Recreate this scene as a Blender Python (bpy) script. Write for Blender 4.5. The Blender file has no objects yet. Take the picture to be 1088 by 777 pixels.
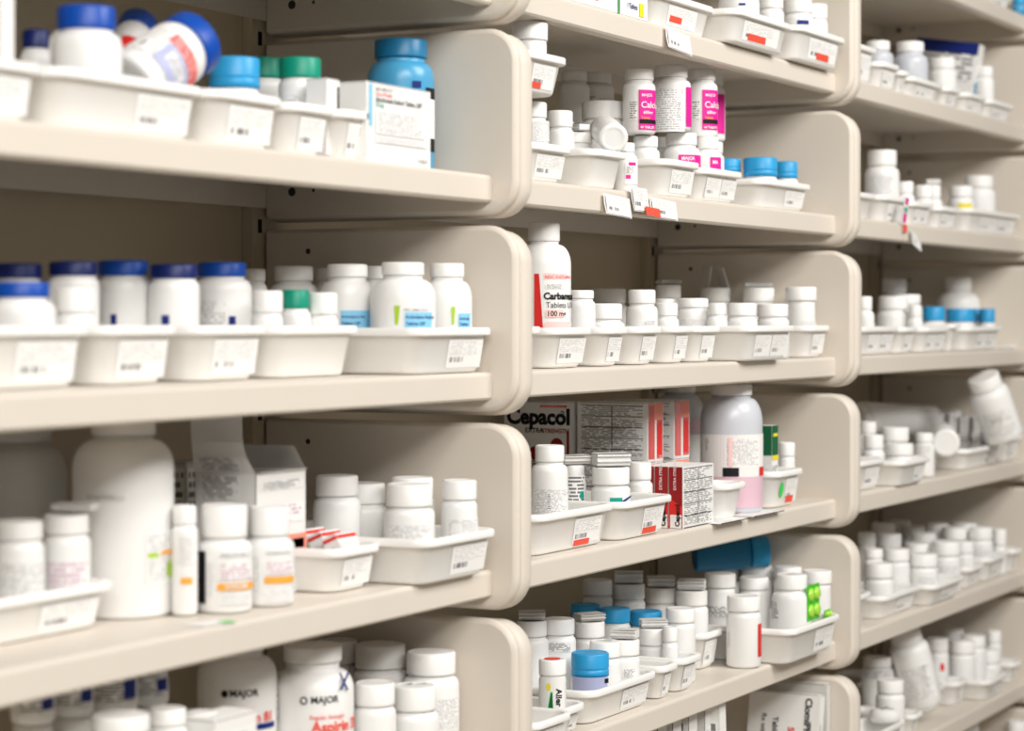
import bpy, math, random
from mathutils import Vector, Matrix
random.seed(7)
C = bpy.context.scene.collection
# ------------------------------------------------------------------ camera model
F = 2450.0; CXP = 544.0; HY = 338.7
A = math.atan(1276.0 / F); SA, CA = math.sin(A), math.cos(A)
CAMX, CAMY, CAMZ = -1.8465, -0.9752, 1.45
PITCH = 0.9144
def PX(x, Y):
    """world X of image column x on the plane at depth Y behind the shelf fronts"""
    d = Y - CAMY; t = (x - CXP) / F
    return d * (CA + t * SA) / (SA - t * CA) + CAMX
def DZ(X, Y): return (X - CAMX) * CA + (Y - CAMY) * SA
def PZ(y, z): return CAMZ - (y - HY) * z / F
def XPIX(X, Y): return CXP + F * ((X - CAMX) * SA - (Y - CAMY) * CA) / DZ(X, Y)
def shelf_z(k): return CAMZ - 1.09956 * (-0.2795 + 0.1617 * k)
# ------------------------------------------------------------------ materials
MATS = {}
def mat(name, col, rough=.45, spec=.5, trans=0., sss=0., metal=0., var=.0, alpha=1.):
    m = bpy.data.materials.new(name); m.use_nodes = True
    nt = m.node_tree; b = nt.nodes['Principled BSDF']
    b.inputs['Base Color'].default_value = (*col, 1); b.inputs['Roughness'].default_value = rough
    b.inputs['Specular IOR Level'].default_value = spec; b.inputs['Metallic'].default_value = metal
    b.inputs['Transmission Weight'].default_value = trans
    if alpha < 1: b.inputs['Alpha'].default_value = alpha
    if var:
        tc = nt.nodes.new('ShaderNodeTexCoord'); n = nt.nodes.new('ShaderNodeTexNoise')
        n.inputs['Scale'].default_value = 9; n.inputs['Detail'].default_value = 4
        nt.links.new(tc.outputs['Object'], n.inputs['Vector'])
        r = nt.nodes.new('ShaderNodeValToRGB')
        r.color_ramp.elements[0].color = (*[c * (1 - var) for c in col], 1)
        r.color_ramp.elements[1].color = (*[min(1, c * (1 + var)) for c in col], 1)
        nt.links.new(n.outputs['Fac'], r.inputs['Fac']); nt.links.new(r.outputs['Color'], b.inputs['Base Color'])
        n2 = nt.nodes.new('ShaderNodeTexNoise'); n2.inputs['Scale'].default_value = 900
        nt.links.new(tc.outputs['Object'], n2.inputs['Vector'])
        bp = nt.nodes.new('ShaderNodeBump'); bp.inputs['Strength'].default_value = .04; bp.inputs['Distance'].default_value = .001
        nt.links.new(n2.outputs['Fac'], bp.inputs['Height']); nt.links.new(bp.outputs['Normal'], b.inputs['Normal'])
    MATS[name] = m
    return m
def lin(r, g, b):
    return tuple(((c / 255) / 12.92 if c / 255 <= .04045 else ((c / 255 + .055) / 1.055) ** 2.4) for c in (r, g, b))
class NT:
    def __init__(s, nt): s.nt = nt
    def n(s, t): return s.nt.nodes.new(t)
    def m(s, op, a, b=None):
        n = s.n('ShaderNodeMath'); n.operation = op
        for i, v in enumerate((a, b)):
            if v is None: continue
            if isinstance(v, (int, float)): n.inputs[i].default_value = v
            else: s.nt.links.new(v, n.inputs[i])
        return n.outputs[0]
    def rng(s, v, lo, hi): return s.m('MULTIPLY', s.m('GREATER_THAN', v, lo), s.m('LESS_THAN', v, hi))
    def noise(s, x, y, scale=1.):
        c = s.n('ShaderNodeCombineXYZ')
        for i, v in enumerate((x, y)):
            if isinstance(v, (int, float)): c.inputs[i].default_value = v
            else: s.nt.links.new(v, c.inputs[i])
        n = s.n('ShaderNodeTexNoise'); n.inputs['Scale'].default_value = scale; n.inputs['Detail'].default_value = 0
        s.nt.links.new(c.outputs[0], n.inputs['Vector']); return n.outputs['Fac']
def printmat(name, base, ink, rows=12, words=9., thr=.42, fill=.55, v0=0., v1=1., bar=None, rough=.5, strength=.8, ruled=False):
    """paper with procedurally printed rows of small type (and an optional barcode window) laid out in UV"""
    m = mat(name, base, rough, .3); nt = m.node_tree; k = NT(nt)
    uv = k.n('ShaderNodeUVMap'); uv.uv_map = 'UVMap'; sp = k.n('ShaderNodeSeparateXYZ'); nt.links.new(uv.outputs[0], sp.inputs[0])
    u, v = sp.outputs[0], sp.outputs[1]
    oi = k.n('ShaderNodeObjectInfo'); rnd = k.m('MULTIPLY', oi.outputs['Random'], 37.)
    vv = k.m('MULTIPLY', v, rows); row = k.m('FLOOR', vv); fr = k.m('FRACT', vv)
    line = k.m('LESS_THAN', fr, fill)
    no = k.noise(k.m('ADD', k.m('MULTIPLY', u, words), k.m('MULTIPLY', row, 5.37)), k.m('ADD', k.m('MULTIPLY', row, 2.71), rnd))
    word = k.m('GREATER_THAN', no, thr)
    length = k.m('LESS_THAN', u, k.m('ADD', .45, k.m('MULTIPLY', k.noise(k.m('MULTIPLY', row, 3.3), rnd), .9)))
    f = k.m('MULTIPLY', k.m('MULTIPLY', line, word), k.m('MULTIPLY', length, k.m('MULTIPLY', k.rng(u, .05, .95), k.rng(v, max(v0, .04), min(v1, .96)))))
    f = k.m('MULTIPLY', f, strength)
    if bar:
        u0, u1, b0, b1 = bar
        st = k.m('GREATER_THAN', k.noise(k.m('MULTIPLY', u, 34.), rnd), .46)
        f = k.m('MAXIMUM', f, k.m('MULTIPLY', k.m('MULTIPLY', st, .95), k.m('MULTIPLY', k.rng(u, u0, u1), k.rng(v, b0, b1))))
    if ruled:
        r1 = k.m('LESS_THAN', k.m('FRACT', k.m('MULTIPLY', v, 5.2)), .07)
        f = k.m('MAXIMUM', f, k.m('MAXIMUM', k.m('MULTIPLY', r1, k.rng(u, .04, .96)), k.m('MULTIPLY', k.m('LESS_THAN', k.m('ABSOLUTE', k.m('SUBTRACT', u, .5)), .007), k.rng(v, .05, .95))))
    mx = k.n('ShaderNodeMix'); mx.data_type = 'RGBA'
    mx.inputs[6].default_value = (*base, 1); mx.inputs[7].default_value = (*ink, 1)
    nt.links.new(f, mx.inputs[0]); nt.links.new(mx.outputs[2], nt.nodes['Principled BSDF'].inputs['Base Color'])
    return m
PAINT = lin(220, 211, 199)
mat('paint', PAINT, .42, .35, var=.025)
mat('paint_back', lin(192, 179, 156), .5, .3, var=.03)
mat('white', (.89, .885, .87), .34, .45)
mat('capw', (.89, .88, .86), .42, .4)
mat('bin', (.91, .90, .875), .36, .45)
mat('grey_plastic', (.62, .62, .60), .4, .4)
mat('royal', lin(0, 72, 170), .38, .4); mat('navy', lin(8, 30, 98), .4, .4)
mat('cyan', lin(46, 158, 214), .38, .4); mat('teal', lin(0, 145, 118), .4, .4)
mat('bluebody', lin(72, 158, 202), .3, .5)
mat('deepblue', lin(20, 118, 165), .36, .45)
mat('frost', lin(205, 208, 215), .28, .5)
mat('frostpink', lin(226, 190, 203), .3, .5)
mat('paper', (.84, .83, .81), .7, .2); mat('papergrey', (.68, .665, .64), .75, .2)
mat('ink', lin(28, 27, 30), .6, .2); mat('inkgrey', lin(105, 102, 104), .6, .2)
mat('red', lin(222, 44, 40), .5, .3); mat('orange', lin(236, 88, 68), .5, .3); mat('darkred', lin(150, 28, 30), .45, .3)
mat('amber', lin(245, 172, 62), .5, .3); mat('lime', lin(170, 208, 40), .5, .3); mat('green', lin(70, 210, 90), .5, .3)
mat('pink', lin(225, 30, 150), .45, .35); mat('yellow', lin(238, 220, 50), .5, .3); mat('skyblue', lin(140, 205, 238), .5, .3)
mat('navyink', lin(20, 40, 120), .5, .3); mat('darkgreen', lin(20, 96, 58), .5, .3); mat('lavender', lin(176, 180, 212), .5, .3)
mat('palepink', lin(250, 208, 204), .5, .3); mat('blister', lin(70, 200, 30), .22, .6); mat('blisterlight', lin(170, 225, 70), .2, .6)
mat('tealprint', lin(20, 160, 140), .5, .3); mat('salmon', lin(244, 150, 130), .5, .3); mat('palegreen', lin(120, 190, 130), .5, .3)
mat('slot', (.012, .011, .010), .7, .1); mat('bolt', (.03, .03, .03), .4, .5)
mat('floor', lin(190, 180, 165), .4, .4, var=.06); mat('wallpaint', lin(225, 220, 210), .7, .2, var=.02)
mat('redfilm', lin(214, 92, 88), .22, .6, var=.25)
WB = (.89, .885, .87)
printmat('sticker', (.90, .893, .875), lin(118, 114, 116), rows=15, words=22, thr=.46, fill=.5, v0=.42, v1=.93, bar=(.08, .5, .2, .38), strength=.42)
printmat('print', WB, lin(110, 107, 112), rows=20, words=22, thr=.43, fill=.5, strength=.6)
printmat('print_bar', WB, lin(95, 92, 98), rows=18, words=20, thr=.44, fill=.5, v0=.45, bar=(.1, .5, .1, .36), strength=.6)
printmat('print_pink', WB, lin(176, 100, 140), rows=5, words=14, thr=.4, fill=.6, strength=.6)
printmat('print_dark', WB, lin(40, 38, 42), rows=9, words=8, thr=.4, fill=.55, strength=.8)
printmat('facts', (.82, .815, .80), lin(40, 38, 40), rows=34, words=16, thr=.42, fill=.5, strength=.75, ruled=True)
printmat('leaflet', (.80, .79, .775), lin(130, 126, 126), rows=30, words=30, thr=.42, fill=.5, strength=.4)
printmat('print_blue', lin(140, 205, 238), lin(20, 70, 130), rows=3, words=9, thr=.36, fill=.55, strength=.85)
printmat('print_redhead', lin(225, 70, 66), lin(250, 225, 220), rows=4, words=10, thr=.42, fill=.5, strength=.7)
printmat('print_redbox', lin(168, 38, 38), lin(235, 190, 170), rows=7, words=10, thr=.5, fill=.4, strength=.6)
# ------------------------------------------------------------------ mesh builder
class MB:
    def __init__(s): s.v = []; s.f = []; s.m = []; s.uv = []; s.sm = []; s.mats = []
    def mi(s, n):
        if n not in s.mats: s.mats.append(n)
        return s.mats.index(n)
    def face(s, pts, m, uv=None, smooth=False):
        i = len(s.v); s.v += [tuple(p) for p in pts]
        s.f.append(tuple(range(i, i + len(pts)))); s.m.append(s.mi(m)); s.uv.append(uv); s.sm.append(smooth)
    def loft(s, loops, m, smooth=True, cap0=False, cap1=False, closed=True):
        n = len(loops[0]); o = len(s.v); mi = s.mi(m)
        for l in loops: s.v += [tuple(p) for p in l]
        for a in range(len(loops) - 1):
            for b in range(n if closed else n - 1):
                c = (b + 1) % n
                s.f.append((o + a * n + b, o + a * n + c, o + (a + 1) * n + c, o + (a + 1) * n + b)); s.m.append(mi); s.uv.append(None); s.sm.append(smooth)
        if cap0: s.f.append(tuple(o + b for b in reversed(range(n)))); s.m.append(mi); s.uv.append(None); s.sm.append(False)
        if cap1:
            q = o + (len(loops) - 1) * n; s.f.append(tuple(q + b for b in range(n))); s.m.append(mi); s.uv.append(None); s.sm.append(False)
    def lathe(s, prof, m, seg=36, c=(0, 0), cap0=True, cap1=True, rib=0., ribz=None):
        loops = []
        for r, z in prof:
            l = []
            for i in range(seg):
                a = 2 * math.pi * i / seg
                rr = r - (rib if (rib and i % 2 and ribz and ribz[0] <= z <= ribz[1]) else 0)
                l.append((c[0] + rr * math.cos(a), c[1] + rr * math.sin(a), z))
            loops.append(l)
        s.loft(loops, m, True, cap0, cap1)
    def box(s, x0, x1, y0, y1, z0, z1, m, ch=.0006):
        """a box with a small chamfer round all twelve edges"""
        def lp(i, z): return [(x0 + i, y0 + i, z), (x1 - i, y0 + i, z), (x1 - i, y1 - i, z), (x0 + i, y1 - i, z)]
        s.loft([lp(ch, z0), lp(0, z0 + ch), lp(0, z1 - ch), lp(ch, z1)], m, False, True, True)
    def patch(s, mp, u0, u1, v0, v1, m, nu=1):
        """rectangle in surface coordinates, subdivided along u so it can bend"""
        for i in range(nu):
            a = u0 + (u1 - u0) * i / nu; b = u0 + (u1 - u0) * (i + 1) / nu
            s.face([mp(a, v0), mp(b, v0), mp(b, v1), mp(a, v1)], m, [(i / nu, 0), ((i + 1) / nu, 0), ((i + 1) / nu, 1), (i / nu, 1)], nu > 1)
    def poly(s, mp, pts, m): s.face([mp(*p) for p in pts], m)
    def text(s, mp, txt, x, y, size, m, bold=0., rot=0., align=0.):
        vs, fs, w = text2d(txt, bold); c, n = math.cos(rot), math.sin(rot); o = len(s.v); mi = s.mi(m)
        for (a, b) in vs:
            a = (a - w * align) * size; b *= size
            s.v.append(tuple(mp(x + a * c - b * n, y + a * n + b * c)))
        for f in fs: s.f.append(tuple(o + i for i in f)); s.m.append(mi); s.uv.append(None); s.sm.append(False)
    def obj(s, name, parent=None, loc=(0, 0, 0), rot=(0, 0, 0)):
        me = bpy.data.meshes.new(name); me.from_pydata(s.v, [], s.f)
        for n in s.mats: me.materials.append(MATS[n])
        me.polygons.foreach_set('material_index', s.m); me.polygons.foreach_set('use_smooth', s.sm)
        if any(s.uv):
            ul = me.uv_layers.new(name='UVMap'); li = 0
            for f, u in zip(s.f, s.uv):
                for j in range(len(f)):
                    ul.data[li].uv = u[j] if u else (0, 0); li += 1
        me.update()
        o = bpy.data.objects.new(name, me); C.objects.link(o); o.location = loc; o.rotation_euler = rot
        if parent is not None: o.parent = parent
        return o
_T = {}
def text2d(t, bold=0.):
    if (t, bold) not in _T:
        cu = bpy.data.curves.new('lettering', 'FONT'); cu.body = t; cu.size = 1; cu.offset = bold; cu.resolution_u = 3
        ob = bpy.data.objects.new('lettering', cu); C.objects.link(ob)
        dg = bpy.context.evaluated_depsgraph_get(); me = bpy.data.meshes.new_from_object(ob.evaluated_get(dg))
        vs = [(v.co.x, v.co.y) for v in me.vertices]; fs = [tuple(p.vertices) for p in me.polygons]
        w = max((v[0] for v in vs), default=0); _T[(t, bold)] = (vs, fs, w)
        bpy.data.objects.remove(ob); bpy.data.curves.remove(cu); bpy.data.meshes.remove(me)
    return _T[(t, bold)]
def empty(name, loc, rot=(0, 0, 0)):
    o = bpy.data.objects.new(name, None); C.objects.link(o); o.location = loc; o.rotation_euler = rot; o.empty_display_size = .02
    return o
ROWN = {'L0': 'left bay ceiling-side shelf', 'L1': 'left bay top shelf', 'L2': 'left bay second shelf', 'L3': 'left bay third shelf', 'L4': 'left bay bottom shelf',
        'M0': 'middle bay top shelf', 'M1': 'middle bay second shelf', 'M2': 'middle bay third shelf', 'M3': 'middle bay fourth shelf', 'M4': 'middle bay fifth shelf', 'M5': 'middle bay bottom shelf',
        'R-1': 'right bay uppermost sliver shelf', 'R0': 'right bay first full shelf', 'R1': 'right bay second full shelf', 'R2': 'right bay third full shelf', 'R3': 'right bay fourth full shelf',
        'R4': 'right bay fifth full shelf', 'R5': 'right bay sixth full shelf', 'R6': 'right bay lowest sliver shelf'}
def tag(o, label, cat, group=None, kind=None):
    o['label'] = label; o['category'] = cat
    if group: o['group'] = group
    if kind: o['kind'] = kind
    return o
def rk(row): return int(row[1:])
# ------------------------------------------------------------------ occupancy, so nothing is built into anything else
OCC = {}; BINS = {}; WARN = []
def rect_circle(r, x, y, R):
    dx = max(r[0] - x, 0, x - r[1]); dy = max(r[2] - y, 0, y - r[3])
    return dx * dx + dy * dy < R * R
def bay_lim(row):
    xa = 'LMR'.index(row[0]) * PITCH - PITCH
    return xa + .0226, xa + PITCH - .0130
def free(row, x, y, R, z0, z1):
    a_, b_ = bay_lim(row)
    if x - R < a_ or x + R > b_: return False
    for (kind, g, a, b) in OCC.get(row, []):
        if b <= z0 + .0005 or a >= z1 - .0005: continue
        if kind == 'c':
            if (g[0] - x) ** 2 + (g[1] - y) ** 2 < (g[2] + R - .0004) ** 2: return False
        elif rect_circle(g, x, y, R): return False
    return True
def bin_fit(row, x, y, R, z0, z1, ztop_only=False):
    """None: clashes with a bin wall; otherwise the floor height under the circle"""
    fl = None
    for (g, zb, zt) in BINS.get(row, []):
        if zt <= z0 or zb >= z1: continue
        if not rect_circle(g, x, y, R + .0005): continue
        i = .0100
        if g[0] + i + R <= x <= g[1] - i - R and g[2] + i + R <= y <= g[3] - i - R: fl = zb + .0035
        else: return None
    return fl if fl is not None else -1
# ------------------------------------------------------------------ storage bins
def rrect(x0, x1, y0, y1, r, z, n=5):
    out = []
    for cx, cy, a0 in ((x1 - r, y1 - r, 0), (x0 + r, y1 - r, 90), (x0 + r, y0 + r, 180), (x1 - r, y0 + r, 270)):
        for i in range(n + 1):
            a = math.radians(a0 + 90 * i / n); out.append((cx + r * math.cos(a), cy + r * math.sin(a), z))
    return out
def bin_(row, xc, xr, ytop, Y, desc, d=.2, base=None, red=None, dot=False, stick=None, n=1, plain=False, ybot=None, w=None):
    X1 = PX(xr, Y); X0 = PX(xc, Y) if w is None else X1 - w
    for (g, zb, zt) in BINS.get(row, []):
        if g[1] > X0 - .001 and g[0] < X1 and base is None and zb < shelf_z(rk(row)) + .01:
            X0 = g[1] + .0015
    a_, b_ = bay_lim(row); X0 = max(X0, a_ + .001); X1 = min(X1, b_ - .001)
    zb = shelf_z(rk(row)) + .0004 if base is None else base
    zt = PZ(ytop, DZ(X1, Y)); h = zt - zb
    if h < .025 or h > .07: WARN.append(('bin height', desc, round(h, 3)))
    if X1 - X0 < .035: WARN.append(('bin width', desc, round(X1 - X0, 3))); X0 = X1 - .035
    d = min(d, .24 - Y); w = X1 - X0; a, b = w / 2, d / 2
    mb = MB(); r = min(.018, w * .25)
    def L(i, z, rr=None): return rrect(-a + i, a - i, -b + i, b - i, max(.003, (r if rr is None else rr) - i * .3), z)
    mb.loft([L(.014, 0), L(.0115, .0008), L(.010, .003), L(.0048, h - .0075), L(.0040, h - .0070), L(.0004, h - .0070), L(0, h - .006), L(0, h - .0012), L(.0010, h),
             L(.0042, h), L(.0054, h - .001), L(.0060, h - .003), L(.0115, .004), L(.015, .0028)], 'bin', True, True, True)
    o = mb.obj('storage_bin', None, (X0 + a, Y + b, zb))
    tag(o, desc + ', ' + ROWN[row], 'bin', 'white plastic bins on the ' + ROWN[row])
    BINS.setdefault(row, []).append(((X0, X1, Y, Y + d), zb, zt))
    hw = h - .0085
    def mp(u, v):
        z = .003 + v * (hw - .003); return (-a + .012 + u * (w - .024), -b + .010 - .0052 * (z - .003) / (h - .0105) - .0005, z)
    if stick is None: stick = (.16, .95) if w < .085 else (1 - .082 / w, .955)
    if not plain:
        us = [stick] if n == 1 else [(stick[0] + (stick[1] - stick[0]) * i / n + .01, stick[0] + (stick[1] - stick[0]) * (i + 1) / n - .01) for i in range(n)]
        for (u0, u1) in us:
            st = MB(); st.patch(mp, u0, u1, .06, .94, 'sticker')
            if red: st.patch(lambda u, v: tuple(Vector(mp(u, v)) + Vector((0, -.0003, 0))), u0 + red[0] * (u1 - u0), u0 + red[1] * (u1 - u0), red[2], red[3], 'orange')
            if dot:
                st.poly(lambda u, v: tuple(Vector(mp(u, v)) + Vector((0, -.0004, 0))), [(.24 + .09 * math.cos(t * math.pi / 10), .55 + .3 * math.sin(t * math.pi / 10)) for t in range(20)], 'green')
            s = st.obj('sticker', o)
            if red: s['label'] = 'white barcode sticker with a red mark'
    return o
# ------------------------------------------------------------------ bottles
def bottle_mesh(root, R, H, rc, hc, neck, sh, body='white', cap='capw', seg=40, ring=False, rib=True, taper=0., dec=None, decm=None):
    zc = H - hc; zs = zc - neck - sh; rn = min(rc * .93, R * .97)
    mb = MB(); prof = [(R * .6, .0012), (R - .004, 0), (R - .0012, .0010), (R, .0036), (R * (1 - taper), zs)]
    Rt = R * (1 - taper)
    for i in range(1, 9):
        t = i / 8 * math.pi / 2; prof.append((rn + (Rt - rn) * math.cos(t), zs + sh * math.sin(t)))
    prof += [(rn, zc - .0002)]
    if neck > .004: prof.insert(-1, (rn * .98, zc - neck * .5))
    mb.lathe(prof, body, seg); mb.obj('body', root)
    cb = MB(); cseg = 72 if rib else 40; e = min(.0016, hc * .15)
    cp = [(rc * .9, zc), (rc, zc + .0004)]
    if ring: cp += [(rc, zc + hc * .28), (rc * .965, zc + hc * .30), (rc * .965, zc + hc * .345), (rc, zc + hc * .365)]
    cp += [(rc, zc + hc * (.4 if ring else .12)), (rc, H - e), (rc - e * .4, H - e * .35), (rc - e, H), (rc * .82, H), (rc * .8, H - .0005)]
    cb.lathe(cp, cap, cseg, rib=(.00035 if rib else 0), ribz=(zc + hc * (.38 if ring else .08), H - e * 1.01)); cb.obj('cap', root)
    return zs, zc
def bottle(row, cx, top, bw, q, desc, cap='capw', cw=None, ch=None, neck=None, sh=None, base=None, on=None, body='white', lab=None, dec=(), ring=False, taper=0., cat='bottle', name='pill_bottle', inb=True, capdec=(), fix=False):
    k = rk(row); zsh = shelf_z(k); Y = q / 100. + .02; ok = False; R = .02
    if on: Y = on['Y']
    for scale in (1, .93, .86, .8, .72, .64):
        z = DZ(PX(cx, Y), Y); Ys = Y if on else max(Y, q / 100. + bw / 2 * z / F * scale)
        cand = sorted([Ys + .002 * i for i in range(-90, 100)], key=lambda v: abs(v - Ys) * (1 if v >= Ys else 3.))
        for Yt in cand:
            X = PX(cx, Yt); z = DZ(X, Yt); R = bw / 2 * z / F * scale
            if Yt - R < -.03 or Yt + R > .2475: continue
            zt = PZ(top, z)
            zb = base if base is not None else (on['zt'] if on else zsh)
            fl = bin_fit(row, X, Yt, R, zb, zt) if not on else -1
            if Yt - R < -.003 and not fix and not on and not (fl and fl > 0): continue
            if not inb and fl is not None and fl > 0: continue
            if fix or (fl is not None and free(row, X, Yt, R, max(zb, fl or -1), zt)): ok = True; break
        if ok: break
    if not ok:
        WARN.append(('no room', desc, row, cx)); Yt = min(q / 100. + R, .225); X = PX(cx, Yt); z = DZ(X, Yt); R = bw / 2 * z / F; zt = PZ(top, z); fl = -1
    zb = base if base is not None else (on['zt'] + .0004 if on else max(zsh, fl or -1) + .0003)
    H = zt - zb; s = z / F
    if H < .03 or H > .2: WARN.append(('bottle height', desc, row, round(H, 3)))
    rc = (cw or bw * .88) / 2 * s * (R / (bw / 2 * s)); hc = (ch * s if ch else min(.016, H * .24))
    nk = neck * s if neck else .0025; shh = sh * s if sh else max(.004, (R - rc) * 1.3 + .004)
    shh = min(shh, (H - hc - nk) * .5)
    root = empty(name, (X, Yt, zb))
    zs, zc = bottle_mesh(root, R, H, rc, hc, nk, shh, body, cap, ring=ring, taper=taper, rib=cap != 'film')
    tag(root, desc + ', ' + ROWN[row], cat, 'pill bottles on the ' + ROWN[row])
    OCC.setdefault(row, []).append(('c', (X, Yt, R), zb, zt))
    fa = math.atan2(CAMY - Yt, CAMX - X); Rl = R + .0004
    def mp(u, v, rr=None):      # u: metres of arc from the side facing the aisle, v: height above the base
        r = (R * (1 - taper * max(0, min(1, v / max(zs, .001)))) + .0004) if rr is None else rr
        return (r * math.cos(fa + u / r), r * math.sin(fa + u / r), v)
    def px2u(x): return Rl * math.asin(max(-1, min(1, (x - cx) / (bw / 2.))))
    def py2v(y): return PZ(y, z - R * .9) - zb
    if lab or dec:
        lb = MB()
        if lab:
            kind, off, half = lab if isinstance(lab, tuple) else (lab, 12, 62)
            o = math.radians(off) * R; w = math.radians(half) * R
            lb.patch(lambda u, v: mp(u, v), o - w, o + w, zs * .14, zs * .9, kind, 14)
        for li_, it in enumerate(dec):
            lo_ = .0006 + .00012 * li_
            if it[0] == 'r':
                _, x0, x1, y0, y1, m = it; a, b = px2u(x0), px2u(x1)
                lb.patch(lambda u, v: mp(u, v, R * (1 - taper * max(0, min(1, v / max(zs, .001)))) + lo_), a, b, py2v(y1), py2v(y0), m, max(2, int((b - a) / R * 8)))
            elif it[0] == 'p':
                us_ = [px2u(p_[0]) for p_ in it[1]]; sag = R * (1 - math.cos((max(us_) - min(us_)) / R / 2))
                lb.poly(lambda x, y: mp(px2u(x), py2v(y), R + lo_ + sag), it[1], it[2])
            else:
                _, x, y, sz, t, m, bold = it[:7]; rot = it[7] if len(it) > 7 else 0
                lb.text(lambda u, v: mp(u, v, R * (1 - taper * max(0, min(1, v / max(zs, .001)))) + lo_), t, px2u(x), py2v(y), sz * s, m, bold, rot)
        lb.obj('label', root)
    if capdec:
        cd = MB()
        for it in capdec:
            if it[0] == 'dot': cd.poly(lambda u, v: (u, v, H + .0003), [(it[1] * rc * math.cos(t * math.pi / 10), it[1] * rc * math.sin(t * math.pi / 10)) for t in range(20)], it[2])
            else:              # pen strokes across the lid, in lid radii along image right / away
                rx, ry = SA, -CA; dx, dy = CA, SA
                for (x0, y0, x1, y1) in it[1]:
                    w = .0007; L = math.hypot(x1 - x0, y1 - y0) * rc; px_, py_ = -(y1 - y0) * rc / L * w, (x1 - x0) * rc / L * w
                    def q2(a, b): return (a * rx + b * dx, a * ry + b * dy, H + .0004)
                    cd.face([q2(x0 * rc + px_, y0 * rc + py_), q2(x0 * rc - px_, y0 * rc - py_), q2(x1 * rc - px_, y1 * rc - py_), q2(x1 * rc + px_, y1 * rc + py_)], it[2])
        cd.obj('cap_mark', root)
    root['Y'] = Yt; root['zt'] = zt; root['rc'] = rc
    return root
def free_bottle(row, p1, p0, bw, desc, cap='capw', cw=None, ch=None, body='white', dec=None, sh=None, neck=None, name='pill_bottle', group=True):
    """a leaning or lying bottle: p1/p0 = (image x, image y, depth Y) of lid centre and base centre"""
    def W(p): X = PX(p[0], p[2]); return Vector((X, p[2], PZ(p[1], DZ(X, p[2]))))
    a, b = W(p0), W(p1); ax = (b - a); H = ax.length; z = DZ(a.x, a.y); s = z / F; R = bw / 2 * s; rc = (cw or bw * .88) / 2 * s
    root = empty(name, a); Q = ax.to_track_quat('Z', 'Y'); root.rotation_euler = Q.to_euler()
    hc = ch * s if ch else .015
    zs, zc = bottle_mesh(root, R, H, rc, hc, neck * s if neck else .0025, sh * s if sh else max(.004, (R - rc) * 1.3 + .004), body, cap)
    tag(root, desc + ', ' + ROWN[row], 'bottle', 'pill bottles on the ' + ROWN[row])
    v = Q.inverted() @ (Vector((CAMX, CAMY, CAMZ)) - a); fa = math.atan2(v.y, v.x)
    if dec:
        lb = MB()
        def mp(u, w): return ((R + .0005) * math.cos(fa + u), (R + .0005) * math.sin(fa + u), w * zs)
        def mq(u, w): return ((R + .001) * math.cos(fa + u), (R + .001) * math.sin(fa + u), w * zs)
        for i, (u0, u1, v0, v1, m) in enumerate(dec): lb.patch(mp if i == 0 else mq, u0, u1, v0, v1, m, 12)
        lb.obj('label', root)
    return root, R, H, zs, fa
# ------------------------------------------------------------------ cartons, leaflets, tags
def carton(row, X, Y, zb, w, d, h, desc, dec=(), rot=(0, 0, 0), m='paper', name='medicine_carton', occ=True, group=None, cat='carton'):
    """X, Y, zb: front-left bottom corner; dec in face fractions on 'f' (aisle face), 'l' (left face) or 't' (top)"""
    zb += .0005; root = empty(name, (X, Y, zb), rot)
    mb = MB(); mb.box(0, w, 0, d, 0, h, m); mb.obj('box', root)
    faces = {'f': (lambda u, v, o=.0004: (u * w, -o, v * h), w, h), 'l': (lambda u, v, o=.0004: (-o, d - u * d, v * h), d, h), 't': (lambda u, v, o=.0004: (u * w, v * d, h + o), w, d)}
    pr = MB()
    pr.patch(lambda u, v: faces['l'][0](u, v, .0003), .04, .96, .985, .99, 'inkgrey'); pr.patch(lambda u, v: faces['f'][0](u, v, .0003), .02, .98, .985, .99, 'inkgrey')
    for j, it in enumerate(dec):
        f, fw, fh = faces[it[1]]; off = .0004 + .00008 * j
        if it[0] == 'r': pr.patch(lambda u, v: f(u, v, off), it[2], it[3], it[4], it[5], it[6])
        elif it[0] == 'p': pr.poly(lambda u, v: f(u, v, off), it[2], it[3])
        else:
            _, _, u, v, sz, t, mm, bold = it[:8]; ro = it[8] if len(it) > 8 else 0
            pr.text(lambda x, y: f(x / fw, y / fh, off + .0003), t, u * fw, v * fh, sz, mm, bold, ro)
    pr.obj('print', root)
    tag(root, desc + ', ' + ROWN[row], cat, group)
    if occ: OCC.setdefault(row, []).append(('r', (X - .0005, X + w + .0005, Y - .0005, Y + d + .0005), zb, zb + h))
    return root
def ysolve(X, x, Y):
    """depth at which world X appears in image column x (behind Y)"""
    lo, hi = Y, Y + .4
    for _ in range(40):
        mid = (lo + hi) / 2
        if XPIX(X, mid) > x: lo = mid
        else: hi = mid
    return lo
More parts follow.
